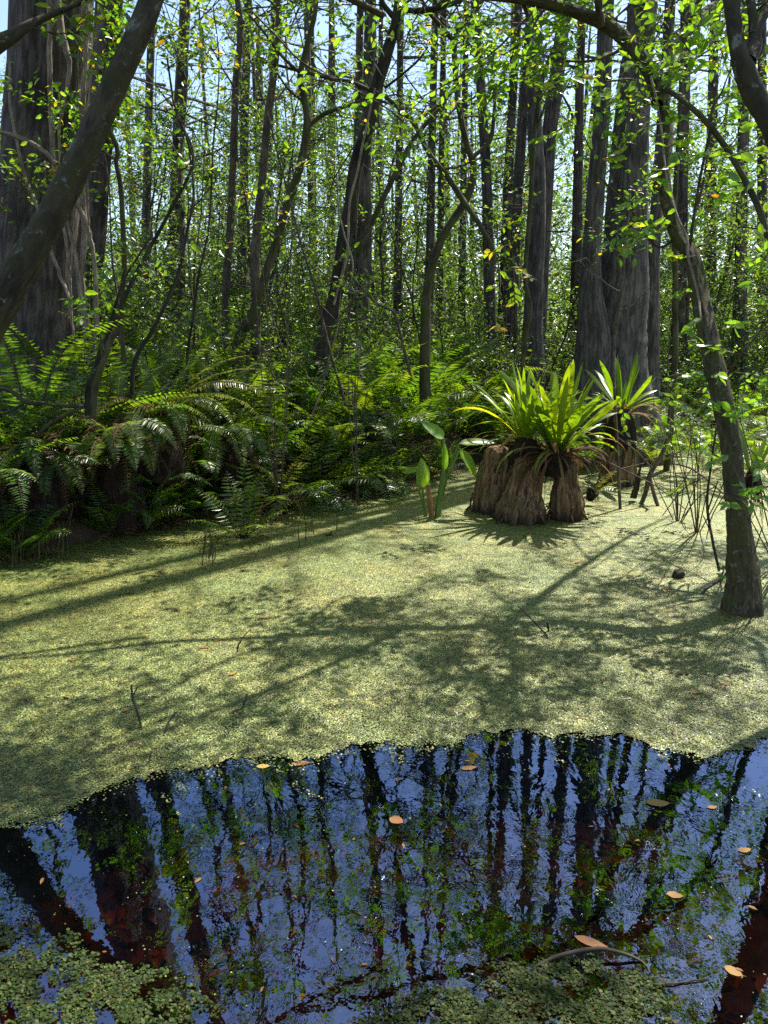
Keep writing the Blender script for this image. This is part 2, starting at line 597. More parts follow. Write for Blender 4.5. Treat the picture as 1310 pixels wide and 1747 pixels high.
def leaf_tips(Ml, tips, per, length, ratio, tpl=BROAD, jit=0.08, tl=(0.0, 1.0), droop=-0.25, yellow=0.0):
    if not tips:
        return
    p = np.repeat(np.array([t[0] for t in tips]), per, 0)
    d = np.repeat(np.array([t[1] for t in tips]), per, 0)
    n = len(p)
    dr = unit(d * 0.6 + rng.normal(size=(n, 3)) * np.array([1, 1, 0.55]) + np.array([0, 0, droop]))
    p = p + rng.normal(size=(n, 3)) * jit
    nr = rnd_dirs(n, 0.6, 1.1)
    t = rng.uniform(tl[0], tl[1], n) * 0.94
    if yellow:
        t = np.where(rng.rand(n) < yellow, rng.uniform(0.95, 1, n), t)
    leaves(Ml, p, dr, nr, length * rng.uniform(0.6, 1.25, n), ratio, t, tpl)


def pix_path(rows, n):
    """rows: (px, py, D, width_px) -> smooth 3D path and radii"""
    out = []
    for x, y, D, wpx in rows:
        q = P(x, y, D)
        depth = (q - CAM) @ FW
        out.append([*q, wpx / F_PX * depth * 0.5])
    s = smooth_path(out, n)
    return s[:, :3], np.maximum(s[:, 3], 0.002)


# ------------------------------------------------------------------ ground, water, duckweed
SHORE_X = np.array([-60, -8, -5, -3.9, -3.3, -2.6, -1.65, -0.5, 0.44, 1.6, 4.3, 8, 14, 60])
SHORE_D = np.array([4, 5.5, 6.6, 7.23, 8.0, 8.9, 9.7, 10.6, 11.6, 13.0, 14.5, 15.2, 17, 20])


def shore(x):
    return np.interp(x, SHORE_X, SHORE_D)


def wob(x, y, s, seed=0):
    return (np.sin(x * s + 1.3 + seed) * np.cos(y * s * 1.1 + 0.7 * seed) + 0.5 * np.sin(x * s * 2.3 + y * s * 1.7 + seed)) / 1.5


def ground_h(x, y):
    d = y - shore(x)
    t = np.clip((d + 0.6) / 1.6, 0, 1)
    t = t * t * (3 - 2 * t)
    h = -0.42 + t * np.where(x < 1.5, 0.95, 0.62) + np.clip(d - 0.6, 0, 6) * 0.045
    return h + 0.05 * wob(x, y, 2.1) + 0.03 * wob(x, y, 5.3, 2)


def grid_obj(name, xs, ys, hf, mat, smooth=True):
    X, Y = np.meshgrid(xs, ys)
    Z = hf(X, Y)
    M = Mesh()
    nx, ny = len(xs), len(ys)
    i = np.arange(ny - 1)[:, None] * nx
    j = np.arange(nx - 1)[None]
    f = np.stack([i + j, i + j + 1, i + nx + j + 1, i + nx + j], -1).reshape(-1, 4)
    M.add(np.stack([X, Y, Z], -1).reshape(-1, 3), f)
    return M.obj(name, mat, smooth=smooth)


def spread_axis(a, b, fine, lo, hi, k=14):
    return np.concatenate([a - np.geomspace(abs(lo - a), 0.5, k), np.arange(a, b, fine), b + np.geomspace(0.5, abs(hi - b), k)])


tag(grid_obj('ground', spread_axis(-10, 12, 0.16, -400, 400), spread_axis(0.5, 20, 0.16, -200, 500), ground_h, M_SOIL), kind='structure')
tag(grid_obj('water', np.array([-60, -20, 0, 20, 60.]), np.array([-20, 0, 10, 30.]), lambda x, y: 0 * x, M_WATER), kind='structure')

# duckweed: outline of the open water edge traced in the photograph, on the ground
EDGE_PX = [(-400, 1500), (-120, 1425), (0, 1400), (70, 1398), (150, 1362), (260, 1322), (370, 1305), (440, 1296), (500, 1300), (560, 1288), (600, 1270), (700, 1276), (760, 1272), (800, 1255),
           (870, 1250), (930, 1258), (990, 1252), (1080, 1262), (1130, 1285), (1200, 1292), (1250, 1285), (1320, 1265), (1500, 1250), (1900, 1240)]
edge = np.array([G(x, y)[:2] for x, y in EDGE_PX])
ex = edge[:, 0]
ey = edge[:, 1]
oo = np.argsort(ex)
ex, ey = ex[oo], ey[oo]


def edge_y(x):
    e = np.interp(x, ex, ey)
    return e + 0.022 * np.sin(x * 9 + 1) + 0.016 * np.sin(x * 23 + 2) + 0.012 * np.sin(x * 57)


xs = np.concatenate([np.linspace(-30, -4.2, 12), np.arange(-4, 4, 0.025), np.linspace(4.2, 30, 12)])
ts = np.concatenate([np.linspace(0, 0.3, 12), np.linspace(0.36, 2, 18), np.linspace(2.3, 6, 10), [9, 14, 20]])
Mw = Mesh()
X = np.repeat(xs[None], len(ts), 0)
E0 = edge_y(xs) + 0.02 + 0.018 * rng.uniform(-1, 1, len(xs))
Y = E0[None] + ts[:, None]
Z = 0.006 + 0.003 * wob(X, Y, 12) * (ts[:, None] > 0.05)
nx = len(xs)
i = np.arange(len(ts) - 1)[:, None] * nx
j = np.arange(nx - 1)[None]
Mw.add(np.stack([X, Y, Z], -1).reshape(-1, 3), np.stack([i + j, i + j + 1, i + nx + j + 1, i + nx + j], -1).reshape(-1, 4))
mat_o = tag(Mw.obj('duckweed', M_MAT, smooth=True), 'yellow green duckweed carpet covering the pond up to the open water', 'duckweed', kind='stuff')


def hexleaf(M, pos, rad, tilt, tint):
    n = len(pos)
    a0 = rng.uniform(0, 6.28, n)
    k = 6
    th = a0[:, None] + np.arange(k)[None] / k * 2 * PI
    el = rng.uniform(0.7, 1.0, n)[:, None]
    x = np.cos(th) * rad[:, None]
    y = np.sin(th) * rad[:, None] * el
    tx, ty = rng.normal(size=(2, n)) * tilt
    z = x * tx[:, None] + y * ty[:, None]
    v = np.stack([pos[:, 0:1] + x, pos[:, 1:2] + y, pos[:, 2:3] + z], -1)
    off = (np.arange(n) * k)[:, None, None]
    f = (np.array([[0, 1, 2, 3], [0, 3, 4, 5]])[None] + off).reshape(-1, 4)
    M.add(v.reshape(-1, 3), f, np.repeat(tint, k))


# real fronds lying on the near part of the mat and breaking up its edge
N = 260000
D_ = 3.0 + 5.0 * rng.rand(N) ** 1.7
X_ = rng.uniform(-1, 1, N) * (0.56 * D_ + 0.35)
d_ = D_ - edge_y(X_)
isl = (wob(X_, D_, 8.5, 6) + 0.7 * wob(X_, D_, 23, 1) > 0.75) * np.exp(np.minimum(d_, 0) / 0.16) * 0.75
keep = rng.rand(N) < np.clip(np.where(d_ > 0, 1, np.maximum(np.exp(np.minimum(d_, 0) / 0.04) * 0.5, isl)), 0, 1)
X_, D_, d_ = X_[keep], D_[keep], d_[keep]
M = Mesh()
nz = 0.5 + 0.5 * wob(X_, D_, 6) + 0.4 * wob(X_, D_, 19, 3)
tt = np.clip(rng.uniform(0.1, 0.9, len(X_)) + 0.12 * (nz - 0.5), 0, 1)
n6 = wob(X_, D_, 9, 7) + 0.8 * wob(X_, D_, 27, 2)
tt = np.clip(tt - 0.05 + 0.22 * n6, 0, 1)
hole = wob(X_, D_, 31, 4) + wob(X_, D_, 13, 8) + rng.normal(size=len(X_)) * 0.35 > -0.75
X_, D_, tt = X_[hole], D_[hole], tt[hole]
tt = np.where(rng.rand(len(X_)) < 0.10, rng.uniform(0, 0.1, len(X_)), tt)
hexleaf(M, np.stack([X_, D_, rng.uniform(0.010, 0.016, len(X_))], -1), rng.uniform(0.0028, 0.0062, len(X_)), 0.16, tt)
tag(M.obj('duckweed_fronds', M_FROND), 'tiny loose duckweed fronds speckling the green carpet and its ragged edge', 'duckweed', kind='stuff')


# brown bits of leaf and twig caught in the duckweed
M = Mesh()
n = 2600
y = 3.2 + 8.0 * rng.rand(n) ** 1.5
x = rng.uniform(-0.6, 0.6, n) * y
ok = (y > edge_y(x) + 0.02) & (y < shore(x) - 0.1) & (wob(x, y, 1.7, 5) + 0.6 * wob(x, y, 4.1, 1) + rng.normal(size=n) * 0.7 > 0.35)
x, y = x[ok], y[ok]
n = len(x)
leaves(M, np.stack([x, y, np.full(n, 0.017)], -1), rnd_dirs(n, 0.12), rnd_dirs(n, 0.3, 1), rng.uniform(0.008, 0.034, n) * np.where(rng.rand(n) < 0.1, 1.8, 1), 0.42, rng.uniform(0, 0.75, n) ** 1.5)
m = 170
y = rng.uniform(2.0, 3.8, m)
x = rng.uniform(-0.6, 0.6, m) * y
ok = (y < edge_y(x)) & (rng.rand(m) < 0.25 + 0.75 * (np.abs(edge_y(x) - y) < 0.12))
leaves(M, np.stack([x, y, np.full(m, 0.004)], -1)[ok], rnd_dirs(m, 0.03)[ok], rnd_dirs(m, 0.1, 2)[ok], rng.uniform(0.012, 0.04, m)[ok], 0.4, rng.uniform(0, 0.6, m)[ok])
for k in range(160):
    yy = 3.6 + 7 * rng.rand() ** 1.5
    xx = rng.uniform(-0.58, 0.58) * yy
    if edge_y(xx) + 0.05 < yy < shore(xx):
        pts, _ = wander([xx, yy, 0.014], [*rng.normal(size=2), 0.02], rng.uniform(0.04, 0.16), 5, 0.25, 0)
        pts[:, 2] = np.clip(pts[:, 2], 0.008, 0.03)
        tube(M, pts, np.linspace(0.0022, 0.001, 5), 4, 0, 0, 0.02)
tag(M.obj('pond_litter', M_FALLEN), 'brown bits of leaf and twig speckling the duckweed', 'leaf litter', kind='stuff')

# stray bits adrift on the open water
M = Mesh()
n = 900
y = rng.uniform(1.9, 3.9, n)
x = rng.uniform(-0.62, 0.62, n) * y
ok = (y < edge_y(x)) & (wob(x, y, 2.3, 5) + rng.normal(size=n) * 0.5 > 0.1)
x, y = x[ok], y[ok]
hexleaf(M, np.stack([x, y, np.full(len(x), 0.003)], -1), rng.uniform(0.0012, 0.004, len(x)), 0.1, rng.uniform(0.1, 1, len(x)))
tag(M.obj('floating_specks', M_FROND), 'tiny stray duckweed bits adrift on the dark open water', 'duckweed', kind='stuff')

# water spangle mats close to the camera
def spangle(name, blobs, n, label, dens=1.0):
    M = Mesh()
    P0 = []
    for (x, y, rx, ry, k) in blobs:
        g = G(x, y)
        gx = G(x + rx, y)
        gy = G(x, y - ry)
        a = rng.uniform(0, 2 * PI, k)
        rr = np.sqrt(rng.rand(k)) * (1 + 0.22 * np.sin(3 * a + x) + 0.16 * np.sin(7 * a + y) + 0.1 * np.sin(13 * a))
        P0.append(np.stack([g[0] + rr * np.cos(a) * abs(gx[0] - g[0]), g[1] + rr * np.sin(a) * abs(gy[1] - g[1])], -1))
    p = np.concatenate(P0)
    gap = wob(p[:, 0], p[:, 1], 17, 1) + 0.7 * wob(p[:, 0], p[:, 1], 41, 4)
    p = p[(gap > -0.3) & (rng.rand(len(p)) < 0.85)]
    clump = np.repeat(p, 3, 0) + rng.normal(size=(len(p) * 3, 2)) * 0.008
    m = len(clump)
    z = rng.uniform(0.003, 0.014, m)
    tt = np.clip(np.repeat(rng.uniform(0.05, 0.85, len(p)), 3) + rng.normal(size=m) * 0.12, 0, 0.92)
    tt = np.where(rng.rand(m) < 0.06, 1.0, tt)
    hexleaf(M, np.stack([clump[:, 0], clump[:, 1], z], -1), rng.uniform(0.0028, 0.0072, m), 0.35, tt)
    return tag(M.obj(name, M_SPANGLE), label, 'floating fern', kind='stuff')


spangle('water_spangles', [(60, 1700, 150, 75, 1800), (190, 1740, 140, 80, 1800), (-60, 1640, 130, 60, 1100), (20, 1640, 70, 30, 300), (240, 1690, 70, 40, 450)], 0,
        'leafy green floating fern mat on dark water, bottom left corner')
spangle('water_spangles', [(960, 1720, 150, 75, 2000), (800, 1745, 130, 55, 1300), (930, 1665, 90, 30, 550), (1080, 1720, 60, 60, 500), (700, 1760, 130, 40, 700)], 0,
        'leafy green floating fern mat under the curved stick, bottom centre')
spangle('water_spangles', [(760, 1492, 80, 16, 26), (560, 1680, 22, 30, 14), (730, 1500, 40, 22, 12)], 0, 'thin scatter of floating fern on the reflection, centre of open water')

# leaf litter lying on the pond bed
M = Mesh()
n = 1400
x = rng.uniform(-2.2, 2.4, n)
y = rng.uniform(1.6, 4.3, n)
z = ground_h(x, y) + rng.uniform(0.01, 0.05, n)
leaves(M, np.stack([x, y, z], -1), rnd_dirs(n, 0.15), rnd_dirs(n, 0.4, 1), rng.uniform(0.05, 0.12, n), 0.45, rng.uniform(0, 0.7, n))
tag(M.obj('sunken_leaf_litter', M_FALLEN), 'brown leaves lying on the bed under the dark water', 'leaf litter', kind='stuff')

# ------------------------------------------------------------------ trees named by the photograph
def base_on(x, y, z=-0.15):
    return np.array([x, y, z])


def image_tree(name, label, cat, rows, mat, top=None, n=60, seg=14, rough=0.05, group=None, base=None, limbs=(), sprays=(), crown=None, limb_mat=None,
               flute=None, leaf_mat=None, lobes=5, branch_levels=None):
    """a tree whose trunk follows rows (px, py, D, width px), then continues through world points `top` (x, y, z, r)"""
    pts = []
    if base is not None:
        pts.append(list(base))
    for x, y, D, wpx in rows:
        q = P(x, y, D)
        pts.append([*q, wpx / F_PX * ((q - CAM) @ FW) * 0.5])
    for t in (top or []):
        pts.append(list(t))
    s = smooth_path(pts, n)
    path, rad = s[:, :3], np.maximum(s[:, 3], 0.003)
    org = path[0].copy()
    root = thing(name, label, cat, org, group)
    M = Mesh()
    fl = None
    if flute:
        zz = path[:, 2]
        fl = np.clip(1 - (zz - zz[0]) / flute[1], 0, 1) ** 1.5 * flute[0]
    tube(M, path, rad, seg, rough, flute=fl, cap=True, lobes=lobes)
    M.obj('trunk', mat, root, org, True)
    tips = []
    for lb in limbs:
        Mb = Mesh()
        if lb.get('world'):
            q = np.array(lb['world'], float)
            s2 = smooth_path(q, 24)
            lp, lr = s2[:, :3], s2[:, 3]
        else:
            lp, lr = pix_path(lb['rows'], lb.get('n', 24))
        tube(Mb, lp, lr, 8, 0.05, cap=True)
        k = lb.get('twigs', 0)
        tgt = unit(np.gradient(lp, axis=0))
        for q in range(k):
            i = rng.randint(int(len(lp) * lb.get('from', 0.3)), len(lp))
            sd = rng.normal(size=3) * [1, 1, 0.6]
            sd = unit(sd - tgt[i] * (sd @ tgt[i]))
            grow(Mb, lp[i], unit(tgt[i] * 0.7 + sd * 0.8), lb.get('tl', 0.7) * rng.uniform(0.6, 1.3), max(lr[i] * 0.35, 0.004), 1, tips if lb.get('leafy', True) else [], 3)
        Mb.obj('branch', limb_mat or mat, root, org, True)
    if crown:
        Mb, Ml = Mesh(), Mesh()
        zt = path[:, 2]
        ok = np.where((zt > crown['z0']) & (zt < crown.get('z1', 99)))[0]
        tg = unit(np.gradient(path, axis=0))
        for q in range(crown['nb']):
            i = ok[rng.randint(len(ok))]
            sd = rng.normal(size=3) * [1, 1, 0.5]
            sd = unit(sd - tg[i] * (sd @ tg[i]))
            grow(Mb, path[i], unit(sd + tg[i] * 0.5 + [0, 0, crown.get('lift', 0.1)]), crown['L'] * rng.uniform(0.5, 1.2), max(rad[i] * 0.3, 0.008), crown.get('lev', 2), tips, crown.get('nch', 4))
        leaf_tips(Ml, tips, crown['per'], crown['leaf'], crown.get('ratio', 0.42), crown.get('tpl', BROAD), 0.07, crown.get('tl', (0.05, 1)), yellow=crown.get('yellow', 0.03))
        if sprays:
            Mt = Mesh()
            spray_set(Mt, Ml, sprays, crown.get('spray_leaf', 0.1))
            Mb.merge(Mt, 0)
        Mb.merge(Ml, 1)
        Mb.obj('crown', [limb_mat or M_TWIG, leaf_mat or M_NEAR], root, org)
    return root


def spray_set(Mt, Ml, sprays, leaf=0.10):
    """small leafy twigs at photo positions: (px, py, D, n leaves, spread px, yellow share)"""
    for (x, y, D, k, sp, yel) in sprays:
        cpos = P(x, y, D)
        sc = sp / F_PX * D
        for tw in range(max(1, k // 7)):
            a = cpos + rng.normal(size=3) * sc * [0.45, 0.5, 0.35]
            d = unit(rng.normal(size=3) * [1, 1, 0.35] + [0, 0, -0.1])
            pts, _ = wander(a - d * sc * 0.9, d, sc * 1.8, 6, 0.18, -0.03)
            tube(Mt, pts, np.linspace(0.006, 0.002, 6), 4)
            m = 7
            u = np.linspace(0.25, 1, m) * 4.999
            i = u.astype(int)
            p = pts[i] + (pts[np.minimum(i + 1, 5)] - pts[i]) * (u - i)[:, None]
            tg = unit(np.gradient(pts, axis=0))[i]
            side = unit(np.cross(tg, [0, 0, 1.0])) * np.where(np.arange(m) % 2, 1, -1)[:, None]
            dr = unit(tg * 0.7 + side * 0.9 + rng.normal(size=(m, 3)) * 0.3 + [0, 0, -0.15])
            t = rng.uniform(0.45, 0.88, m)
            t = np.where(rng.rand(m) < yel, rng.uniform(0.93, 0.99, m), t)
            leaves(Ml, p, dr, rnd_dirs(m, 0.5, 1.2), leaf * rng.uniform(0.7, 1.25, m), 0.52, t)


# right-hand tree standing in the duckweed, arching left above the frame
T8_ROWS = [(1268, 1010, 5.86, 56), (1266, 960, 5.87, 50), (1260, 900, 5.9, 38), (1252, 830, 5.95, 33), (1247, 760, 6.0, 33), (1234, 690, 6.1, 33), (1214, 600, 6.25, 32), (1196, 510, 6.5, 29), (1180, 440, 6.7, 27),
           (1153, 395, 6.85, 24), (1133, 310, 7.0, 21), (1139, 223, 7.2, 20), (1128, 172, 7.3, 21), (1106, 120, 7.35, 22), (1078, 78, 7.4, 21), (1032, 41, 7.5, 22), (980, 20, 7.5, 19),
           (929, 6, 7.45, 17), (887, -2, 7.4, 15), (800, -12, 7.35, 13), (700, -30, 7.3, 12), (560, -70, 7.1, 10), (420, -90, 7.0, 7)]
b8 = G(1268, 1046)
sprays8 = [(1290, 640, 5.6, 9, 30, 0), (1225, 690, 5.9, 9, 26, 0), (1285, 720, 5.7, 9, 30, 0), (1195, 640, 6.1, 8, 24, 0), (1275, 560, 5.7, 9, 28, 0), (1300, 470, 5.7, 9, 30, 0), (1240, 860, 5.8, 7, 22, 0), (1110, 80, 6.2, 28, 60, .02), (1170, 62, 6.1, 28, 60, .02), (1230, 40, 6.0, 22, 50, .02), (1150, 110, 6.2, 26, 50, .02), (1195, 95, 6.2, 20, 55, 0), (1090, 12, 6.2, 16, 50, .05), (1130, 140, 6.3, 12, 30, 0),
           (930, 128, 6.8, 14, 32, .05), (985, 205, 6.6, 16, 42, 0), (1032, 192, 6.5, 16, 42, 0), (1060, 265, 6.4, 12, 28, 0), (1100, 215, 6.3, 18, 40, 0), (1130, 240, 6.2, 18, 40, 0), (1160, 255, 6.2, 18, 38, 0),
           (1212, 232, 6.0, 12, 40, 0), (1258, 300, 5.8, 14, 40, 0), (1265, 215, 5.9, 16, 45, 0), (1080, 372, 6.4, 10, 30, .2), (1085, 402, 6.4, 10, 30, .3), (1135, 320, 6.6, 12, 30, .05),
           (870, 12, 6.8, 12, 45, .1), (800, 20, 7.0, 10, 45, .05), (720, 10, 7.1, 12, 45, .05), (1020, 8, 6.8, 12, 40, .1), (1225, 570, 5.9, 12, 30, 0), (1205, 545, 6.0, 8, 24, 0), (1170, 780, 6.0, 10, 30, 0), (1215, 600, 6.1, 8, 24, 0), (1185, 480, 6.4, 9, 26, .1), (1165, 430, 6.6, 9, 26, .1), (1255, 700, 5.9, 7, 24, 0), (1240, 640, 6, 7, 22, 0), (1150, 360, 6.7, 9, 24, .1), (1140, 290, 6.8, 8, 22, 0)]
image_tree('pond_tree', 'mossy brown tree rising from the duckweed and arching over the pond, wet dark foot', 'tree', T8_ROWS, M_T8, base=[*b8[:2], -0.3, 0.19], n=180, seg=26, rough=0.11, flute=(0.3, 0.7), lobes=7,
           limbs=[dict(rows=[(1176, 425, 6.7, 6), (1182, 380, 6.7, 5), (1195, 300, 6.7, 5), (1212, 220, 6.6, 5), (1215, 185, 6.6, 4), (1230, 160, 6.6, 3), (1245, 120, 6.6, 2)], twigs=2, tl=.3),
                  dict(rows=[(1160, 400, 6.85, 7), (1120, 420, 6.8, 4), (1070, 350, 6.7, 3), (1010, 290, 6.6, 2)], twigs=3, tl=.4),
                  dict(rows=[(1230, 660, 6.1, 6), (1260, 610, 6.0, 4), (1300, 560, 6.0, 3), (1340, 500, 6, 2)], twigs=3, tl=.35),
                  dict(world=[(2.42, 7.2, 4.25, .06), (2.8, 7.6, 5.0, .055), (4.0, 9.3, 6.0, .045), (5.6, 11.4, 7.2, .03), (7, 13, 8.4, .012)], twigs=16, tl=1.4),
                  dict(world=[(2.55, 7.25, 4.6, .04), (2.9, 7.4, 5.4, .035), (3.2, 7.3, 6.4, .028), (3.5, 7.0, 7.6, .02), (3.6, 6.6, 8.6, .008)], twigs=16, tl=1.3),
                  dict(world=[(1.95, 7.45, 4.95, .035), (1.6, 7.0, 5.8, .03), (0.9, 6.4, 6.6, .02), (0.2, 6.0, 7.2, .01)], twigs=8, tl=1.0),
                  dict(world=[(0.0, 7.3, 4.98, .03), (-1.0, 7.0, 5.3, .028), (-2.2, 6.6, 5.5, .02), (-3.6, 6.6, 5.6, .012), (-4.8, 6.4, 5.9, .005)], twigs=9, tl=0.9),
                  dict(world=[(1.3, 7.5, 5.05, .02), (0.9, 7.1, 5.6, .018), (0.5, 6.3, 6.0, .012), (0.3, 5.8, 6.3, .005)], twigs=6, tl=0.8)],
           crown=dict(z0=4.7, nb=9, L=1.3, per=3, leaf=0.10, lev=2, spray_leaf=0.105), sprays=sprays8)

# leaning mossy trunk on the left
image_tree('leaning_tree', 'thick mossy trunk with white lichen leaning across the left edge', 'tree',
           [(-55, 660, 5.0, 58), (8, 508, 5.0, 54), (78, 385, 5.05, 48), (136, 272, 5.1, 45), (193, 150, 5.2, 42), (258, 0, 5.3, 38)], M_MOSSY,
           base=[-3.5, 4.8, -0.3, 0.16], top=[(-1.35, 5.6, 5.0, .075), (-0.9, 5.9, 6.2, .06), (-0.3, 6.3, 7.6, .04)], n=110, seg=24, rough=0.06,
           limbs=[dict(rows=[(-90, 190, 5.0, 40), (-30, 95, 5.0, 36), (20, 62, 5.05, 22), (55, 40, 5.1, 14), (95, 22, 5.2, 9), (150, -2, 5.3, 8), (230, -40, 5.4, 5)], twigs=3, tl=0.5),
                  dict(world=[(-1.2, 5.7, 5.6, .06), (-1.9, 5.6, 6.3, .05), (-2.9, 5.2, 7.0, .03), (-3.8, 5.0, 7.6, .01)], twigs=9, tl=1.1),
                  dict(world=[(-0.7, 6.05, 6.7, .05), (-0.2, 5.5, 7.4, .035), (0.2, 4.9, 8.0, .015)], twigs=8, tl=1.1)],
           crown=dict(z0=5.6, nb=24, L=2.1, per=3, leaf=0.10), sprays=[(250, 30, 5.4, 12, 45, .1), (175, 100, 5.4, 8, 40, 0), (300, 20, 6, 12, 45, .1)])

# tree at the right edge
image_tree('forked_tree', 'mossy forked trunk leaning in at the top right corner', 'tree',
           [(1420, 560, 4.4, 64), (1370, 330, 4.4, 58), (1318, 215, 4.45, 38), (1285, 160, 4.5, 36), (1267, 112, 4.5, 33), (1256, 70, 4.55, 25), (1247, 0, 4.6, 25), (1240, -60, 4.7, 22)], M_MOSSY,
           base=[3.0, 4.2, -0.3, 0.16], top=[(1.9, 5.2, 5.0, .05), (1.6, 5.6, 6.5, .03)], n=70, seg=16, rough=0.06,
           limbs=[dict(rows=[(1275, 105, 4.5, 30), (1288, 70, 4.55, 24), (1283, 20, 4.6, 15), (1276, -30, 4.7, 14), (1270, -90, 4.8, 8)], twigs=3),
                  dict(rows=[(1285, 60, 4.55, 16), (1305, 20, 4.6, 16), (1320, -40, 4.7, 12)], twigs=3)],
           crown=dict(z0=4.4, nb=15, L=1.9, per=3, leaf=0.09), sprays=[(1295, 250, 4.9, 10, 40, 0)])

# drooping limb from the right edge (a slim tree beyond the frame)
image_tree('slim_tree', 'slim olive trunk slanting up left from the right edge', 'tree',
           [(1330, 470, 6.4, 11), (1308, 400, 6.4, 11), (1289, 343, 6.4, 11), (1247, 266, 6.5, 10), (1205, 208, 6.6, 10), (1160, 168, 6.9, 9), (1132, 150, 7.2, 7), (1112, 132, 7.36, 5)], M_OLIVE,
           base=[3.7, 6.2, -0.3, 0.05], n=50, seg=8,
           limbs=[dict(world=[(3.72, 6.3, 2.6, .035), (4.5, 7.0, 4.8, .03), (5.0, 8.0, 6.8, .02), (5.2, 9.0, 9.0, .008)], twigs=16, tl=1.5), dict(world=[(4.2, 6.7, 4.0, .025), (4.3, 6.0, 5.6, .02), (4.0, 5.6, 7.2, .008)], twigs=10, tl=1.2)],
           crown=dict(z0=3.0, nb=4, L=0.5, per=2, leaf=0.09, lev=1))

image_tree('bushy_tree', 'bushy tree at the right border, seen mostly as leaves in the pond reflection', 'tree', [], M_OLIVE,
           base=[5.35, 8.5, -0.3, 0.08], top=[(5.4, 8.7, 2.5, .06), (5.2, 8.9, 5.0, .045), (5.3, 9.2, 7.5, .03), (5.1, 9.4, 9.5, .01)], n=50, seg=10,
           crown=dict(z0=2.6, nb=26, L=2.1, per=4, leaf=0.095))

image_tree('bushy_tree', 'bushy tree at the left border behind the leaning trunk, seen mostly as a reflection', 'tree', [], M_DARK,
           base=[-4.9, 6.9, -0.3, 0.1], top=[(-4.8, 7.0, 2.5, .085), (-4.5, 7.1, 5.0, .07), (-4.3, 7.4, 7.5, .05), (-4.2, 7.6, 10, .015)], n=50, seg=10,
           limbs=[dict(world=[(-4.5, 7.1, 4.9, .05), (-3.4, 7.2, 6.2, .045), (-1.9, 7.3, 7.1, .03), (-0.4, 7.5, 7.7, .01)], twigs=28, tl=1.5),
                  dict(world=[(-4.4, 7.3, 6.2, .045), (-3.4, 8.0, 7.6, .04), (-2.2, 8.7, 8.8, .028), (-0.6, 9.3, 9.6, .01)], twigs=28, tl=1.6),
                  dict(world=[(-4.5, 7.1, 5.2, .04), (-3.3, 6.5, 5.9, .035), (-2.0, 6.1, 6.3, .022), (-0.9, 5.8, 6.9, .008)], twigs=14, tl=1.2),
                  dict(world=[(-4.3, 7.4, 7.4, .04), (-3.6, 8.8, 9.0, .03), (-2.9, 10.0, 10.6, .02), (-2.0, 11, 11.6, .008)], twigs=16, tl=1.7)],
           crown=dict(z0=3.0, nb=26, L=1.35, per=4, leaf=0.10))

# central trees
image_tree('dark_tree', 'dark bare trunk leaning right in the centre of the far bank', 'tree',
           [(545, 590, 12.44, 26.4), (566, 530, 12.44, 25.5), (580, 462, 12.32, 25.5), (588, 403, 12.32, 24.6), (598, 353, 12.32, 23.8), (608, 279, 12.32, 22.9), (630, 208, 12.20, 22.0), (645, 141, 12.20, 21.1), (662, 84, 12.20, 19.4), (679, 16, 12.20, 16.7)],
           M_DARK, base=[-1.281, 12.566, 0.10, 0.195], top=[(0.366, 12.444, 8.422, 0.085), (0.610, 12.566, 10.496, 0.061), (0.610, 12.688, 12.326, 0.024)], n=80, seg=14, rough=0.07,
           limbs=[dict(rows=[(679, 18, 12.20, 13), (720, 18, 12.08, 10), (775, 5, 11.96, 9), (830, -25, 11.83, 8), (900, -70, 11.71, 5)], twigs=5, tl=0.9),
                  dict(rows=[(672, 30, 12.20, 10), (655, 8, 12.20, 9), (640, -25, 12.20, 8), (600, -90, 12.20, 5)], twigs=4, tl=0.9),
                  dict(rows=[(640, 158, 12.20, 7), (600, 140, 12.08, 6), (564, 134, 12.08, 6), (500, 118, 11.96, 5), (430, 101, 11.96, 4)], twigs=4, tl=0.5),
                  dict(rows=[(656, 150, 12.20, 5), (680, 132, 12.08, 4), (712, 104, 11.96, 4), (730, 80, 11.96, 3)], twigs=2, tl=0.4)],
           crown=dict(z0=7.0, nb=4, L=1.6, per=2, leaf=0.10), sprays=[(590, 50, 11, 14, 45, .05), (620, 110, 11, 12, 40, .05), (720, 60, 11.4, 14, 45, .05), (790, 100, 11.4, 12, 40, .1), (850, 50, 11.4, 14, 45, .05), (740, 130, 11.4, 12, 45, .05)])
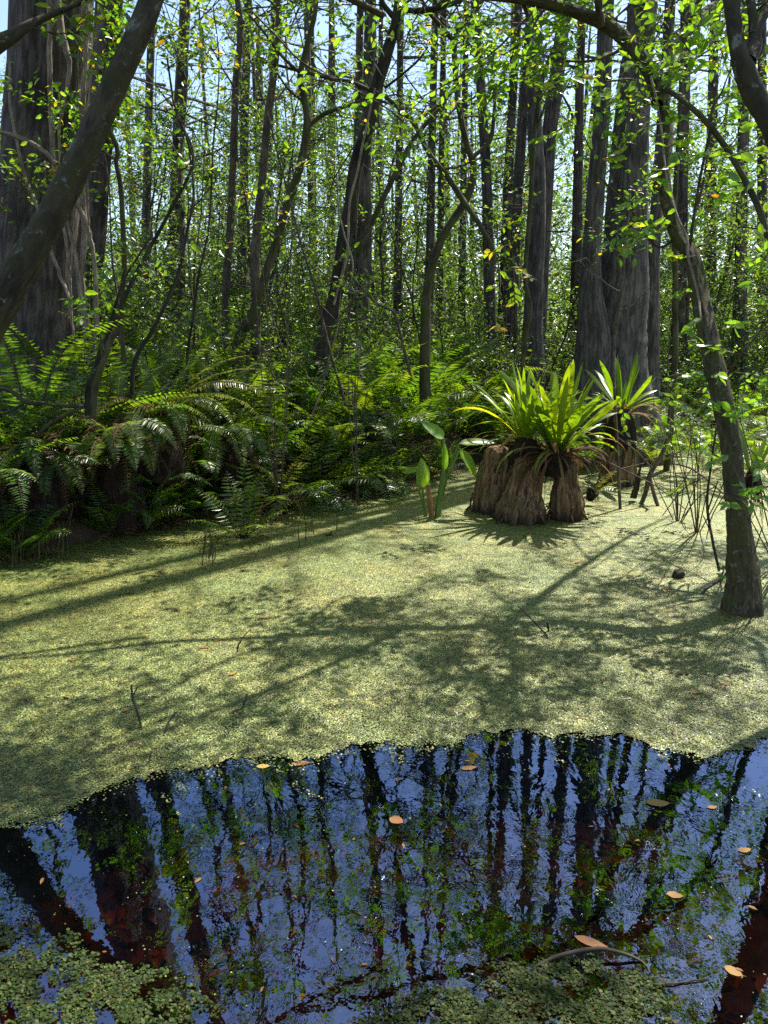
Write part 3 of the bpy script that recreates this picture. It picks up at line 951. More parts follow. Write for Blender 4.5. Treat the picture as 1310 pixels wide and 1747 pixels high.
image_tree('olive_tree', 'slender olive forked trunk leaning right, left of the dark central trunk', 'tree',
           [(405, 600, 11.52, 19.5), (430, 540, 11.52, 18.0), (443, 497, 11.52, 15.0), (464, 433, 11.52, 14.2), (490, 349, 11.40, 14.2), (511, 286, 11.40, 13.5), (524, 212, 11.40, 13.5), (519, 170, 11.40, 11.2), (512, 129, 11.40, 10.5), (526, 67, 11.40, 9.0), (540, -10, 11.40, 8.2)],
           M_OLIVE, base=[-2.340, 11.640, 0.10, 0.108], top=[(-0.900, 11.520, 8.440, 0.036), (-0.600, 11.760, 10.360, 0.014)], n=70, seg=12, rough=0.05,
           limbs=[dict(rows=[(527, 214, 11.40, 8), (545, 200, 11.40, 7), (562, 190, 11.28, 7), (600, 178, 11.28, 5), (640, 160, 11.16, 3)], twigs=4, tl=0.5),
                  dict(rows=[(512, 125, 11.40, 6), (480, 95, 11.28, 5), (450, 55, 11.16, 4), (425, 25, 11.16, 4)], twigs=5, tl=0.5),
                  dict(rows=[(515, 172, 11.40, 5), (490, 150, 11.40, 4), (470, 120, 11.28, 3)], twigs=3, tl=0.4)],
           crown=dict(z0=6.0, nb=4, L=1.4, per=2, leaf=0.09, yellow=.06),
           sprays=[(450, 30, 9.2, 12, 35, .2), (500, 280, 9.0, 12, 40, .1), (480, 330, 9.0, 12, 40, .1), (520, 110, 9.2, 10, 40, .1), (290, 40, 10.6, 14, 45, .05), (350, 75, 10.8, 14, 45, .1), (400, 40, 10.8, 14, 45, .1), (430, 110, 10.8, 12, 40, .1), (340, 20, 10.6, 14, 45, .05), (480, 60, 10.8, 12, 45, .1), (560, 20, 10.8, 12, 45, .05), (470, 150, 11, 12, 45, .05), (560, 160, 11, 12, 45, .05)])
image_tree('zigzag_tree', 'crooked olive tree bent like an elbow, right of the dark central trunk', 'tree',
           [(725, 610, 12.44, 18.7), (726, 540, 12.44, 17.2), (729, 494, 12.44, 15.6), (752, 410, 12.44, 14.0), (796, 339, 12.44, 13.3), (808, 287, 12.44, 11.7), (795, 242, 12.44, 10.9), (781, 168, 12.44, 10.1), (776, 72, 12.44, 9.4), (795, 35, 12.44, 7.0), (825, -5, 12.44, 6.2)],
           M_OLIVE, base=[0.708, 12.688, 0.10, 0.104], top=[(1.830, 12.688, 8.544, 0.037), (2.196, 12.932, 10.496, 0.015)], n=80, seg=12, rough=0.05,
           limbs=[dict(rows=[(776, 72, 12.44, 9), (752, 45, 12.44, 8), (729, 17, 12.32, 7), (700, -30, 12.20, 6), (640, -90, 12.20, 4)], twigs=4, tl=0.7),
                  dict(rows=[(804, 270, 12.44, 8), (825, 252, 12.44, 7), (838, 235, 12.44, 7), (843, 190, 12.44, 6), (846, 142, 12.44, 4)], twigs=2, tl=0.4),
                  dict(rows=[(645, 155, 11.71, 5), (675, 180, 11.71, 7), (706, 210, 11.71, 8), (732, 262, 11.71, 9), (762, 300, 11.71, 10), (790, 342, 11.71, 10), (816, 380, 11.59, 9), (843, 433, 11.35, 8), (838, 475, 11.22, 6)], twigs=4, tl=0.5),
                  dict(rows=[(706, 210, 11.71, 6), (740, 185, 11.71, 5), (770, 160, 11.71, 4)], twigs=2, tl=0.4)],
           crown=dict(z0=6.0, nb=5, L=1.4, per=2, leaf=0.09, yellow=.05),
           sprays=[(850, 445, 8.8, 12, 26, .45), (868, 470, 8.8, 14, 28, .3), (880, 495, 8.8, 10, 24, .3), (850, 550, 8.8, 8, 24, .6), (835, 490, 8.9, 8, 20, .3), (890, 460, 8.9, 8, 20, .2)])
image_tree('oblique_tree', 'thin straight stem slanting steeply right behind the dark central trunk', 'tree',
           [(560, 560, 13.08, 11), (575, 500, 13.08, 10), (605, 443, 13.08, 9), (631, 386, 13.08, 9), (678, 289, 13.08, 9), (710, 232, 13.08, 8), (752, 181, 13.08, 6), (800, 110, 13.08, 4)],
           M_OLIVE, base=[-1.080, 13.320, 0.10, 0.060], n=50, seg=8, crown=dict(z0=4.6, nb=5, L=0.7, per=3, leaf=0.07, lev=1))
image_tree('mossy_sapling', 'thin mossy stem standing behind the strap leaved plants', 'tree',
           [(893, 605, 11.9, 8), (905, 530, 11.9, 8), (896, 474, 11.9, 8), (905, 343, 11.9, 8), (911, 240, 11.9, 8), (925, 137, 11.9, 8), (950, 70, 11.9, 6), (975, 10, 11.9, 4)],
           M_OLIVE, base=[2.25, 12.0, -0.2, 0.04], n=50, seg=8, limbs=[dict(rows=[(912, 230, 11.9, 5), (935, 160, 11.8, 4), (945, 90, 11.8, 4), (975, 30, 11.7, 3)], twigs=4, tl=0.5)],
           crown=dict(z0=4.6, nb=5, L=0.7, per=3, leaf=0.08, lev=1))
image_tree('mossy_sapling', 'straight mossy sapling between the big cypress and the right pond tree', 'tree',
           [(1150, 640, 12.6, 11), (1152, 540, 12.6, 10), (1152, 460, 12.6, 10), (1150, 360, 12.6, 9), (1158, 230, 12.6, 8), (1165, 60, 12.6, 7), (1170, -60, 12.6, 5)],
           M_OLIVE, base=[4.95, 12.8, -0.35, 0.06], n=50, seg=8, crown=dict(z0=4.6, nb=5, L=0.7, per=3, leaf=0.08, lev=1))
image_tree('thin_sapling', 'very thin bare sapling in front of the big right cypress trunk', 'tree',
           [(1047, 625, 9.6, 5), (1055, 540, 9.6, 5), (1062, 481, 9.6, 4), (1066, 420, 9.6, 4), (1075, 330, 9.6, 3)], M_TWIG, base=[3.2, 9.7, -0.2, 0.022], n=30, seg=6,
           limbs=[dict(rows=[(1060, 500, 9.6, 3), (1030, 480, 9.5, 2), (1000, 440, 9.5, 2)], twigs=3, tl=.4, leafy=False), dict(rows=[(1058, 530, 9.6, 3), (1080, 520, 9.5, 3), (1100, 495, 9.5, 2)], twigs=3, tl=.3, leafy=False)],
           crown=dict(z0=3.2, nb=4, L=0.5, per=2, leaf=0.08, lev=1, yellow=.12))
image_tree('thin_sapling', 'pale thin stem with a kink, right of the large left cypress', 'tree',
           [(208, 560, 9.0, 8), (212, 460, 9.0, 9), (210, 400, 9.0, 9), (206, 320, 9.0, 9), (198, 278, 9.0, 8), (200, 255, 9.0, 8), (182, 205, 9.0, 8), (175, 150, 9.0, 6), (185, 60, 9.0, 4)], M_OLIVE, base=[-3.15, 9.1, 0.1, 0.04], n=46, seg=8,
           limbs=[dict(rows=[(200, 275, 9, 5), (178, 258, 9, 4), (160, 232, 9, 4), (140, 200, 9, 3)], twigs=2, tl=.4)], crown=dict(z0=3.6, nb=6, L=0.8, per=4, leaf=0.09, lev=1))
image_tree('thin_sapling', 'dark crooked sapling leaning right above the left bank ferns', 'tree',
           [(150, 700, 8.4, 12), (165, 620, 8.4, 10), (190, 560, 8.5, 9), (230, 470, 8.6, 7), (290, 360, 8.8, 6), (330, 270, 8.9, 5), (300, 190, 9, 4), (285, 100, 9, 3)], M_DARK, base=[-3.25, 8.5, 0.1, 0.06], n=46, seg=8, rough=0.05,
           limbs=[dict(rows=[(185, 565, 8.5, 7), (200, 510, 8.4, 5), (215, 470, 8.4, 4), (260, 400, 8.3, 3)], twigs=4, tl=.6), dict(rows=[(330, 270, 8.9, 4), (300, 200, 8.8, 3), (240, 180, 8.8, 3), (215, 160, 8.8, 2)], twigs=5, tl=.6)],
           crown=dict(z0=2.8, nb=4, L=0.7, per=2, leaf=0.10, lev=1), sprays=[(370, 170, 8, 12, 40, .1), (390, 190, 8, 12, 40, .05), (200, 180, 8.4, 8, 30, 0), (245, 120, 8.4, 8, 40, 0)])
image_tree('thin_sapling', 'dark twin stemmed sapling rising beside the dark crooked one', 'tree',
           [(225, 650, 8.8, 8), (262, 560, 8.8, 7), (300, 480, 8.9, 6), (318, 400, 8.9, 5), (330, 330, 9, 4), (322, 250, 9, 3)], M_DARK, base=[-2.95, 8.9, 0.1, 0.04], n=40, seg=6,
           crown=dict(z0=3.0, nb=3, L=0.7, per=2, leaf=0.09, lev=1))
image_tree('slim_tree', 'tall slim brown trunk leaning slightly, between left cypress and olive tree', 'tree',
           [(435, 470, 12, 16), (437, 400, 12, 15), (448, 300, 12, 14), (457, 200, 12, 13), (470, 100, 12, 12), (475, 0, 12, 11)], M_TWIG, base=[-2.1, 12.2, 0.2, 0.09], top=[(-1.6, 12, 9, .04), (-1.5, 12, 11, .01)], n=50, seg=8, rough=.05,
           crown=dict(z0=4.5, nb=5, L=1.2, per=2, leaf=0.09, yellow=.05))
image_tree('slim_tree', 'tall slim brown trunk standing beyond the shore left of the slim brown leaning one', 'tree',
           [(385, 520, 12.5, 14), (392, 400, 12.5, 13), (398, 260, 12.5, 12), (402, 140, 12.5, 12), (408, 20, 12.5, 11)], M_TWIG, base=[-2.7, 12.6, 0.2, 0.08], top=[(-2.5, 12.6, 9, .04), (-2.5, 12.5, 11, .01)], n=50, seg=8, rough=.05,
           crown=dict(z0=4.5, nb=6, L=1.2, per=2, leaf=0.09))

# ------------------------------------------------------------------ cypresses
def cypress_parts(seed):
    """limbs and feathery crown of a cypress, base at z = 0 (kept once, shared by many trees)"""
    Mb, Ml = Mesh(), Mesh()
    tips = []
    for k in range(20):
        z = 7.5 + 11.0 * rng.rand() ** 0.9
        L = (1.0 + 2.4 * (1 - (z - 6.5) / 13)) * rng.uniform(0.6, 1.2)
        a = rng.uniform(0, 2 * PI)
        grow(Mb, np.array([0, 0, z]), [math.cos(a), math.sin(a), rng.uniform(-0.15, 0.35)], L, 0.018 + 0.007 * L, 2, tips, 3, 0.14, -0.01, 5, 0.8, 0.4, 0.5)
    p = np.repeat(np.array([t[0] for t in tips]), 2, 0)
    d = np.repeat(np.array([t[1] for t in tips]), 2, 0)
    n = len(p)
    keep = rng.rand(n) < 0.42
    p, d = p[keep], d[keep]
    n = len(p)
    leaves(Ml, p + rng.normal(size=(n, 3)) * 0.05, unit(d * 0.7 + rng.normal(size=(n, 3)) * [1, 1, 0.6] + [0, 0, -0.2]), rnd_dirs(n, 0.7, 0.8), rng.uniform(0.08, 0.19, n), 0.28, rng.uniform(0, 1, n), DIAM)
    # bare fine twigs low on the trunk
    for k in range(7):
        z = rng.uniform(3.2, 8)
        a = rng.uniform(0, 2 * PI)
        grow(Mb, np.array([0, 0, z]), [math.cos(a), math.sin(a), rng.uniform(-0.1, 0.2)], rng.uniform(0.7, 1.6), 0.012, 2, [], 4, 0.16, 0, 3, 0.9, 0.5, 0.5)
    return Mb.merge(Ml, 1).mesh('cypress_crown', [M_TWIG, M_CYPL])


CYP = [cypress_parts(k) for k in range(4)]


def cypress(label, rows, base, height, rtop, mat=None, seg=20, flute=None, group=None, k=0, rough=0.04, n=70, cs=1.0, vines=None, lobes=7):
    pts = [list(base)]
    for x, y, D, wpx in rows:
        q = P(x, y, D)
        pts.append([*q, wpx / F_PX * ((q - CAM) @ FW) * 0.5])
    a, b = np.array(pts[1]), np.array(pts[-1])
    dz = b[2] - a[2]
    sl = (b - a) / max(dz, 0.5)
    z0 = pts[-1][2]
    r0 = pts[-1][3]
    for h in (0.35, 0.7, 1.0):
        z = z0 + (height - z0) * h
        dd = (z - z0)
        pts.append([b[0] + sl[0] * dd * (1 - .3 * h), b[1] + sl[1] * dd * 0.6, z, r0 + (rtop - r0) * h])
    s = smooth_path(pts, n)
    org = s[0, :3].copy()
    root = thing('cypress_tree', label, 'tree', org, group)
    M = Mesh()
    fl = None
    if flute:
        fl = np.clip(1 - (s[:, 2] - s[0, 2]) / flute[1], 0, 1) ** 1.4 * flute[0] + 0.05
    tube(M, s[:, :3], np.maximum(s[:, 3], 0.01), seg, rough, flute=fl, lobes=lobes)
    M.obj('trunk', mat or M_CYP, root, org, True)
    i = np.argmin(np.abs(s[:, 2] - 12))
    off = s[i, :3] - org
    for nm, me in (('crown', CYP[k]),):
        o = bpy.data.objects.new(nm, me)
        COL.objects.link(o)
        o.parent = root
        o.location = (off[0], off[1], (height - 19) - org[2])
        o.rotation_euler = (0, 0, rng.uniform(0, 6.28))
        o.scale = (cs, cs, 1)
    return root


cypress('huge grey cypress trunk at the left edge, wrapped in pale hanging roots', [(58, 700, 9.6, 138), (64, 450, 9.5, 130), (74, 250, 9.5, 130), (86, 60, 9.5, 130)], [-4.3, 9.8, -0.1, 0.66], 22, .22, seg=48, flute=(0.3, 3.5), k=0, rough=0.035, n=90, lobes=9)
cypress('grey cypress trunk standing just behind the huge left one', [(140, 600, 13, 50), (160, 350, 13, 46), (186, 0, 13, 44)], [-5.5, 13.2, 0, 0.5], 20, .1, seg=20, k=1)
cypress('thick buttressed cypress with flared base right of the strap leaved plants', [(1042, 640, 14, 118), (1050, 570, 14, 100), (1062, 498, 14, 86), (1067, 412, 14, 74), (1074, 275, 14, 62), (1083, 137, 14, 54), (1098, 0, 14, 46)], [4.45, 14.1, -0.3, 0.95], 21, .14, seg=40, flute=(0.55, 3.2), k=2, cs=0.65, mat=M_CYPD, n=90)
cypress('curving cypress trunk hugging the left side of the thick buttressed one', [(1012, 600, 13.6, 60), (1008, 500, 13.6, 40), (1009, 440, 13.6, 32), (1018, 309, 13.6, 29), (1028, 172, 13.6, 27), (1033, 40, 13.6, 26)], [3.8, 13.8, -0.3, 0.45], 20, .08, seg=24, flute=(0.35, 2.2), k=3, cs=0.65, mat=M_CYPD)
cypress('straight cypress trunk directly above the strap leaved plants', [(908, 600, 17, 38), (911, 498, 17, 31), (918, 343, 17, 27), (912, 206, 17, 25), (914, 0, 17, 23)], [3.5, 17.1, 0, 0.4], 21, .1, k=0, mat=M_CYPD, cs=0.75)
cypress('cypress trunk leaning right beside the straight one above the strap leaved plants', [(918, 560, 18.5, 30), (930, 343, 18.5, 26), (936, 240, 18.5, 26), (949, 137, 18.5, 25), (962, 20, 18.5, 23)], [3.9, 18.6, 0, 0.36], 20, .08, k=1, mat=M_CYPD)
cypress('slim cypress trunk left of the straight one above the strap leaved plants', [(872, 560, 19, 20), (885, 309, 19, 18), (895, 160, 19, 17), (906, 10, 19, 16)], [3.4, 19.2, 0, 0.25], 20, .07, k=2, mat=M_CYPD)
cypress('slim leaning cypress trunk, left neighbour of the slim one above the strap leaved plants', [(858, 540, 21, 18), (867, 309, 21, 16), (876, 140, 21, 15), (885, 0, 21, 14)], [3.4, 21.2, 0, 0.25], 20, .07, k=3)
cypress('slim grey cypress trunk between the crooked elbow tree and the strap leaved plants', [(836, 560, 18, 22), (831, 336, 18, 18), (826, 235, 18, 17), (819, 134, 18, 16), (810, 10, 18, 15)], [2.6, 18.2, 0.1, 0.25], 20, .06, k=0)
cypress('dark cypress trunk right of the thick buttressed one', [(1108, 600, 16, 34), (1115, 430, 16, 22), (1128, 250, 16, 20), (1140, 60, 16, 18)], [5.7, 16.2, -0.2, 0.35], 20, .07, k=1, mat=M_CYPD)
cypress('grey cypress trunk behind the right pond tree', [(1158, 560, 19, 26), (1163, 340, 19, 20), (1168, 140, 19, 18), (1170, 0, 19, 17)], [7.6, 19.2, 0, 0.35], 20, .07, k=2)
cypress('slim cypress trunk behind the leaves of the slim slanting right stem', [(1262, 560, 19, 24), (1266, 300, 19, 18), (1270, 120, 19, 16), (1273, 0, 19, 15)], [9.2, 19.2, 0, 0.3], 20, .07, k=3)
cypress('grey cypress trunk partly hidden directly behind the dark central trunk', [(615, 560, 15, 28), (622, 420, 15, 24), (622, 300, 15, 22), (628, 150, 15, 20), (632, 0, 15, 19)], [-0.5, 15.2, 0.2, 0.3], 20, .07, k=2)
cypress('slim cypress trunk between olive tree and dark central trunk', [(600, 540, 20, 16), (608, 300, 20, 14), (612, 130, 20, 13), (615, 0, 20, 12)], [-0.9, 20.2, 0.2, 0.25], 19, .05, k=1)
for lab, x, D, wpx, ln in [('slim grey cypress standing third left of the olive tree', 300, 16, 22, 8), ('pale slim cypress close behind the tall slim brown trunks', 415, 19, 16, 4), ('slim cypress seen beyond the thin slanting stem', 735, 18, 14, 4),
                           ('very slim cypress behind the crooked elbow tree', 752, 22, 11, 3), ('slim cypress seen through the elbow of the crooked tree', 680, 21, 13, 2), ('very slim cypress far behind the huge left trunk', 250, 20, 15, 5),
                           ('far slim cypress between the curving and the thick buttressed trunks', 985, 21, 17, 4), ('far slim cypress at the right edge', 1300, 22, 16, 0), ('far slim cypress left of the slim leaning cypress', 790, 24, 12, 3), ('far slim cypress right of the grey trunk behind the pond tree', 1215, 24, 14, 3)]:
    cypress(lab, [(x - ln, 560, D, wpx * 1.3), (x, 350, D, wpx), (x + ln, 150, D, wpx * .9), (x + 2 * ln, 0, D, wpx * .85)], [P(x - ln * 1.5, 590, D)[0], D + .1, 0.1, wpx / F_PX * D], rng.uniform(17, 21), .05, seg=12, k=rng.randint(4), n=40)
# more cypresses deeper in the swamp and outside the frame, seen in the reflection
CG = 'cypresses deeper in the swamp'
for k in range(11):
    D = rng.uniform(24, 42)
    x = rng.uniform(-0.6, 0.66) * D
    cyp_px = 655 + F_PX * x / D
    wpx = rng.uniform(9, 17)
    cypress('thin straight cypress trunk deeper in the swamp', [(cyp_px, 540, D, wpx), (cyp_px + rng.uniform(-12, 12), 150, D, wpx * .8)], [x, D, 0.2, wpx / F_PX * D * .8], rng.uniform(17, 23), .06, seg=9, k=rng.randint(4), n=24, group=CG, cs=1.1)

# pale hanging roots on the huge cypress
for lab, rows in [('pale straight root running down the middle of the huge left trunk', [(84, -60, 8.85, 9), (85, 40, 8.85, 9), (87, 150, 8.85, 9), (90, 230, 8.85, 10), (94, 278, 8.85, 9), (100, 340, 8.85, 7), (112, 420, 8.85, 6), (118, 520, 8.9, 5)]),
                  ('slanting pale root at the top right of the huge left trunk', [(94, -40, 8.9, 13), (101, 30, 8.9, 14), (112, 75, 8.9, 12), (119, 110, 8.9, 8), (112, 170, 8.9, 6), (102, 210, 8.9, 6), (101, 280, 8.9, 5)]),
                  ('pale root bending in from the left edge across the huge trunk', [(-30, 222, 8.7, 6), (15, 226, 8.75, 7), (45, 236, 8.8, 8), (75, 256, 8.8, 8), (96, 276, 8.8, 7)]),
                  ('thin dark root slanting across the left side of the huge trunk', [(14, 100, 8.8, 4), (18, 180, 8.8, 5), (28, 235, 8.8, 6), (45, 300, 8.8, 6), (64, 350, 8.8, 6), (75, 380, 8.85, 5)]),
                  ('pale root leaving the huge trunk low and dropping into ferns', [(80, 405, 8.7, 7), (90, 440, 8.7, 6), (105, 480, 8.65, 6), (118, 520, 8.6, 5), (125, 580, 8.6, 5)]),
                  ('pinkish pale root hanging right of the huge left trunk', [(152, 20, 9.0, 7), (143, 120, 9.0, 8), (140, 230, 9.0, 10), (142, 300, 9.0, 12), (146, 400, 9.0, 11), (142, 470, 9.0, 9), (150, 560, 9.0, 8)]),
                  ('crooked pale root joining the pinkish hanging root', [(118, 318, 8.9, 9), (130, 345, 8.9, 9), (145, 375, 8.9, 8), (155, 410, 8.9, 8), (163, 470, 8.9, 7), (168, 560, 8.9, 6)]),
                  ('thin straight root furthest right beside the huge left trunk', [(148, 300, 9.1, 4), (155, 380, 9.1, 5), (161, 430, 9.1, 5), (164, 500, 9.1, 5), (164, 600, 9.1, 4)]),
                  ('brown twisted root low between pale hanging roots', [(110, 340, 8.8, 6), (118, 390, 8.8, 6), (130, 440, 8.8, 6), (141, 500, 8.8, 6), (150, 580, 8.8, 6)])]:
    pth, rd = pix_path(rows, 40)
    M = Mesh()
    pth = pth + np.cumsum(rng.normal(size=pth.shape) * 0.003, 0)
    tube(M, pth, rd, 8, 0.06)
    tag(M.obj('hanging_root', M_VINE, None, tuple(pth[0]), True), lab, 'hanging root', 'pale roots hanging on the huge left cypress')

# ------------------------------------------------------------------ ferns
def frond(M, base, az, L, el0, droop, npin, plen, pw, tint=0.5, rach=0.006, twist=0.0, curve=0.0, mi_r=1, fold=0.1, bare=0.14):
    """one fern frond: an arching midrib with paired leaflets. el0 start elevation, droop total bend (radians)"""
    n = 18
    s = np.linspace(0, 1, n)
    el = el0 - droop * s ** 1.4
    azs = az + curve * s ** 2
    d = np.stack([np.cos(el) * np.cos(azs), np.cos(el) * np.sin(azs), np.sin(el)], -1)
    pts = np.vstack([[0, 0, 0], np.cumsum((d[1:] + d[:-1]) / 2 * (L / (n - 1)), 0)]) + np.asarray(base)
    tube(M, pts, np.linspace(rach, rach * 0.25, n), 4, 0, mi_r)
    u = np.linspace(bare, 0.995, npin)
    q = u * (n - 1.001)
    i = q.astype(int)
    fr = (q - i)[:, None]
    p = pts[i] * (1 - fr) + pts[i + 1] * fr
    tg = unit(np.gradient(pts, axis=0))[i]
    sd = np.stack([-np.sin(az + curve * u ** 2), np.cos(az + curve * u ** 2), np.full(npin, twist)], -1)
    sd = unit(sd)
    nr = unit(np.cross(tg, sd))
    prof = np.minimum(1, 0.55 + (u - bare) * 2.2) * np.clip((1 - u) / 0.45, 0, 1) ** 0.65 + 0.03
    for sg in (1, -1):
        dr = unit(sd * sg + tg * 0.32 + nr * fold * -1 + rng.normal(size=(npin, 3)) * 0.07)
        nn = unit(nr + rng.normal(size=(npin, 3)) * 0.16 + sd * sg * 0.15)
        keep = rng.rand(npin) < 0.975
        leaves(M, p[keep], dr[keep], nn[keep] if nr[:, 2].mean() > 0 else -nn[keep], (plen * prof * rng.uniform(0.88, 1.1, npin))[keep], pw / plen, np.clip(tint + rng.normal(size=npin) * 0.12, 0, 1)[keep], LANCE)


def fern_clump(L, nfr, npin, plen, pw, el=(0.7, 1.35), droop=(0.8, 1.9), dead=4, spreadr=0.08):
    M, Md = Mesh(), Mesh()
    for k in range(nfr):
        a = k / nfr * 2 * PI + rng.uniform(-0.35, 0.35)
        frond(M, [math.cos(a) * spreadr, math.sin(a) * spreadr, rng.uniform(-0.02, 0.08)], a, L * rng.uniform(0.65, 1.12), rng.uniform(*el), rng.uniform(*droop), npin, plen, pw, rng.uniform(0.25, 0.72), 0.007, rng.normal() * 0.25, rng.normal() * 0.4)
    for k in range(dead):
        a = rng.uniform(0, 2 * PI)
        frond(Md, [math.cos(a) * spreadr, math.sin(a) * spreadr, 0.05], a, L * rng.uniform(0.5, 0.8), rng.uniform(0.1, 0.9), rng.uniform(1.6, 2.4), npin // 2, plen * 0.6, pw * 0.7, rng.uniform(0.2, 0.9), 0.006, rng.normal() * 0.4, rng.normal() * 0.6)
    return M.mesh('fern_fronds', [M_FERN, M_STEM]), Md.mesh('dead_fern_fronds', [M_DEADFERN, M_STEM])


FERNS = ([fern_clump(rng.uniform(1.35, 1.75), 11, 42, 0.145, 0.034) for k in range(4)] +            # narrow leaflets
         [fern_clump(rng.uniform(1.2, 1.6), 10, 20, 0.24, 0.052, (0.8, 1.4), (0.5, 1.4)) for k in range(3)])   # broad leaflets


def fern(loc, k, label, group, sc=1.0, rz=None, tilt=(0, 0)):
    root = thing('fern', label, 'fern', loc, group, rng.uniform(0, 6.28) if rz is None else rz, sc)
    root.rotation_euler = (tilt[0], tilt[1], root.rotation_euler[2])
    for nm, me in (('fronds', FERNS[k][0]), ('dead_fronds', FERNS[k][1])):
        o = bpy.data.objects.new(nm, me)
        COL.objects.link(o)
        o.parent = root
    return root


def gz(x, y):
    return float(ground_h(np.array(x), np.array(y)))


FG = 'ferns crowding the far bank'
cand = []
for k in range(320):  # left and centre bank
    x = rng.uniform(-7.0, 2.6)
    y = shore(x) + 0.35 + 6.0 * rng.rand() ** 1.5
    if abs(x / y) > 0.6 or any((x - a) ** 2 + (y - b_) ** 2 < 0.36 ** 2 for a, b_ in cand):
        continue
    cand.append((x, y))
for k in range(34):  # low ferns right at the water line
    x = rng.uniform(-4.2, 1.4)
    y = shore(x) + rng.uniform(-0.12, 0.25)
    fern((x, y, max(gz(x, y), 0.02)), rng.choice([4, 5, 6, 0]), 'small fern low at the water line of the far bank', 'small ferns along the water line', rng.uniform(0.42, 0.7))
for x, y in cand[:115]:
    front = y - shore(x) < 1.3
    fern((x, y, gz(x, y) + rng.uniform(0.0, 0.25)), rng.randint(7), 'deep green arching fern in the dense fern bank behind the pond', FG, rng.uniform(0.85, 1.1) if front else rng.uniform(1.05, 1.5))
FG2 = 'ferns on the right far bank'
cand = []
for k in range(60):
    x = rng.uniform(3.2, 10.5)
    y = shore(x) - 1.2 + rng.uniform(0, 4.5)
    if abs(x / y) > 0.58 or any((x - a) ** 2 + (y - b_) ** 2 < 0.6 ** 2 for a, b_ in cand):
        continue
    cand.append((x, y))
for x, y in cand[:26]:
    fern((x, y, max(gz(x, y), 0) + 0.15), rng.randint(7), 'sunlit fern among the cypress trunks across the pond on the right', FG2, rng.uniform(0.7, 1.05))


for x, y in [(3.3, 11.9), (3.9, 12.6), (4.4, 11.8), (5.0, 12.5), (5.6, 11.9), (6.1, 12.8), (2.7, 12.4), (4.9, 11.2), (6.4, 11.6)]:
    fern((x, y, 0.25), rng.randint(7), 'fern growing low in front of the flared cypress foot across the pond', 'ferns at the flared cypress foot', rng.uniform(0.6, 0.85))


# hero ferns along the water, fronds one by one
def hero_fern(px, py, D, label, fronds, npin, plen, pw, tussock=None, dead=6, deadL=0.8, group='ferns at the water edge', gpix=True, z=None):
    """fronds: (azimuth deg, L, elevation, droop, tint, curve). azimuth 0 = right, -90 = towards the camera"""
    base = P(px, py, D)
    if z is not None:
        base[2] = z
    root = thing('fern', label, 'fern', base, group)
    for (az, L, el, dr_, tint, cu) in fronds:
        M = Mesh()
        a = math.radians(az)
        frond(M, [math.cos(a) * 0.05, math.sin(a) * 0.05, 0.0], a, L, el, dr_, npin, plen, pw, tint, 0.007, rng.normal() * 0.15, cu)
        M.obj('frond', [M_FERN, M_STEM], root)
    if tussock and tussock[0] > 0.15:  # short fronds hanging over the root mass towards the water
        for k in range(9):
            M = Mesh()
            a = math.radians(-150 + 14 * k + rng.uniform(-6, 6))
            frond(M, [math.cos(a) * 0.12, math.sin(a) * 0.12, rng.uniform(-0.12, 0.0)], a, rng.uniform(0.7, 1.05), rng.uniform(0.1, 0.75), rng.uniform(1.6, 2.1), npin, plen * 0.95, pw, rng.uniform(0.3, 0.75), 0.006, rng.normal() * 0.2, rng.normal() * 0.3)
            M.obj('frond', [M_FERN, M_STEM], root)
    M = Mesh()
    for k in range(dead):
        a = rng.uniform(-PI, 0.3)
        frond(M, [math.cos(a) * 0.08, math.sin(a) * 0.08, -0.03], a, deadL * rng.uniform(0.6, 1.1), rng.uniform(-0.2, 0.8), rng.uniform(1.2, 2.2), npin // 2, plen * 0.55, pw * 0.6, rng.uniform(0.1, 0.9), 0.006, rng.normal() * 0.4, rng.normal() * 0.6)
    if dead:
        M.obj('dead_fronds', [M_DEADFERN, M_STEM], root)
    if tussock:
        r, h = tussock
        M = Mesh()
        m = 12
        pp = np.stack([rng.normal(size=m) * 0.02, rng.normal(size=m) * 0.02, np.linspace(-h, 0.05, m)], -1)
        tube(M, pp, r * np.interp(np.linspace(0, 1, m), [0, .4, .8, 1], [1.15, 0.85, 0.7, 0.25]), 26, 0.2, flute=np.full(m, 0.25), cap=True, lobes=9)
        for k in range(int(330 * r)):  # hanging rootlets
            a = rng.uniform(0, 2 * PI)
            q = np.array([math.cos(a) * r * 0.9, math.sin(a) * r * 0.9, rng.uniform(-0.3 * h, 0.02)])
            pts, _ = wander(q, [math.cos(a) * 0.5, math.sin(a) * 0.5, -1], rng.uniform(0.3, 0.75) * h, 6, 0.2, -0.3)
            tube(M, pts, np.linspace(0.006, 0.002, 6), 3)
        M.obj('root_mass', M_ROOT, root, smooth=True)
    return root


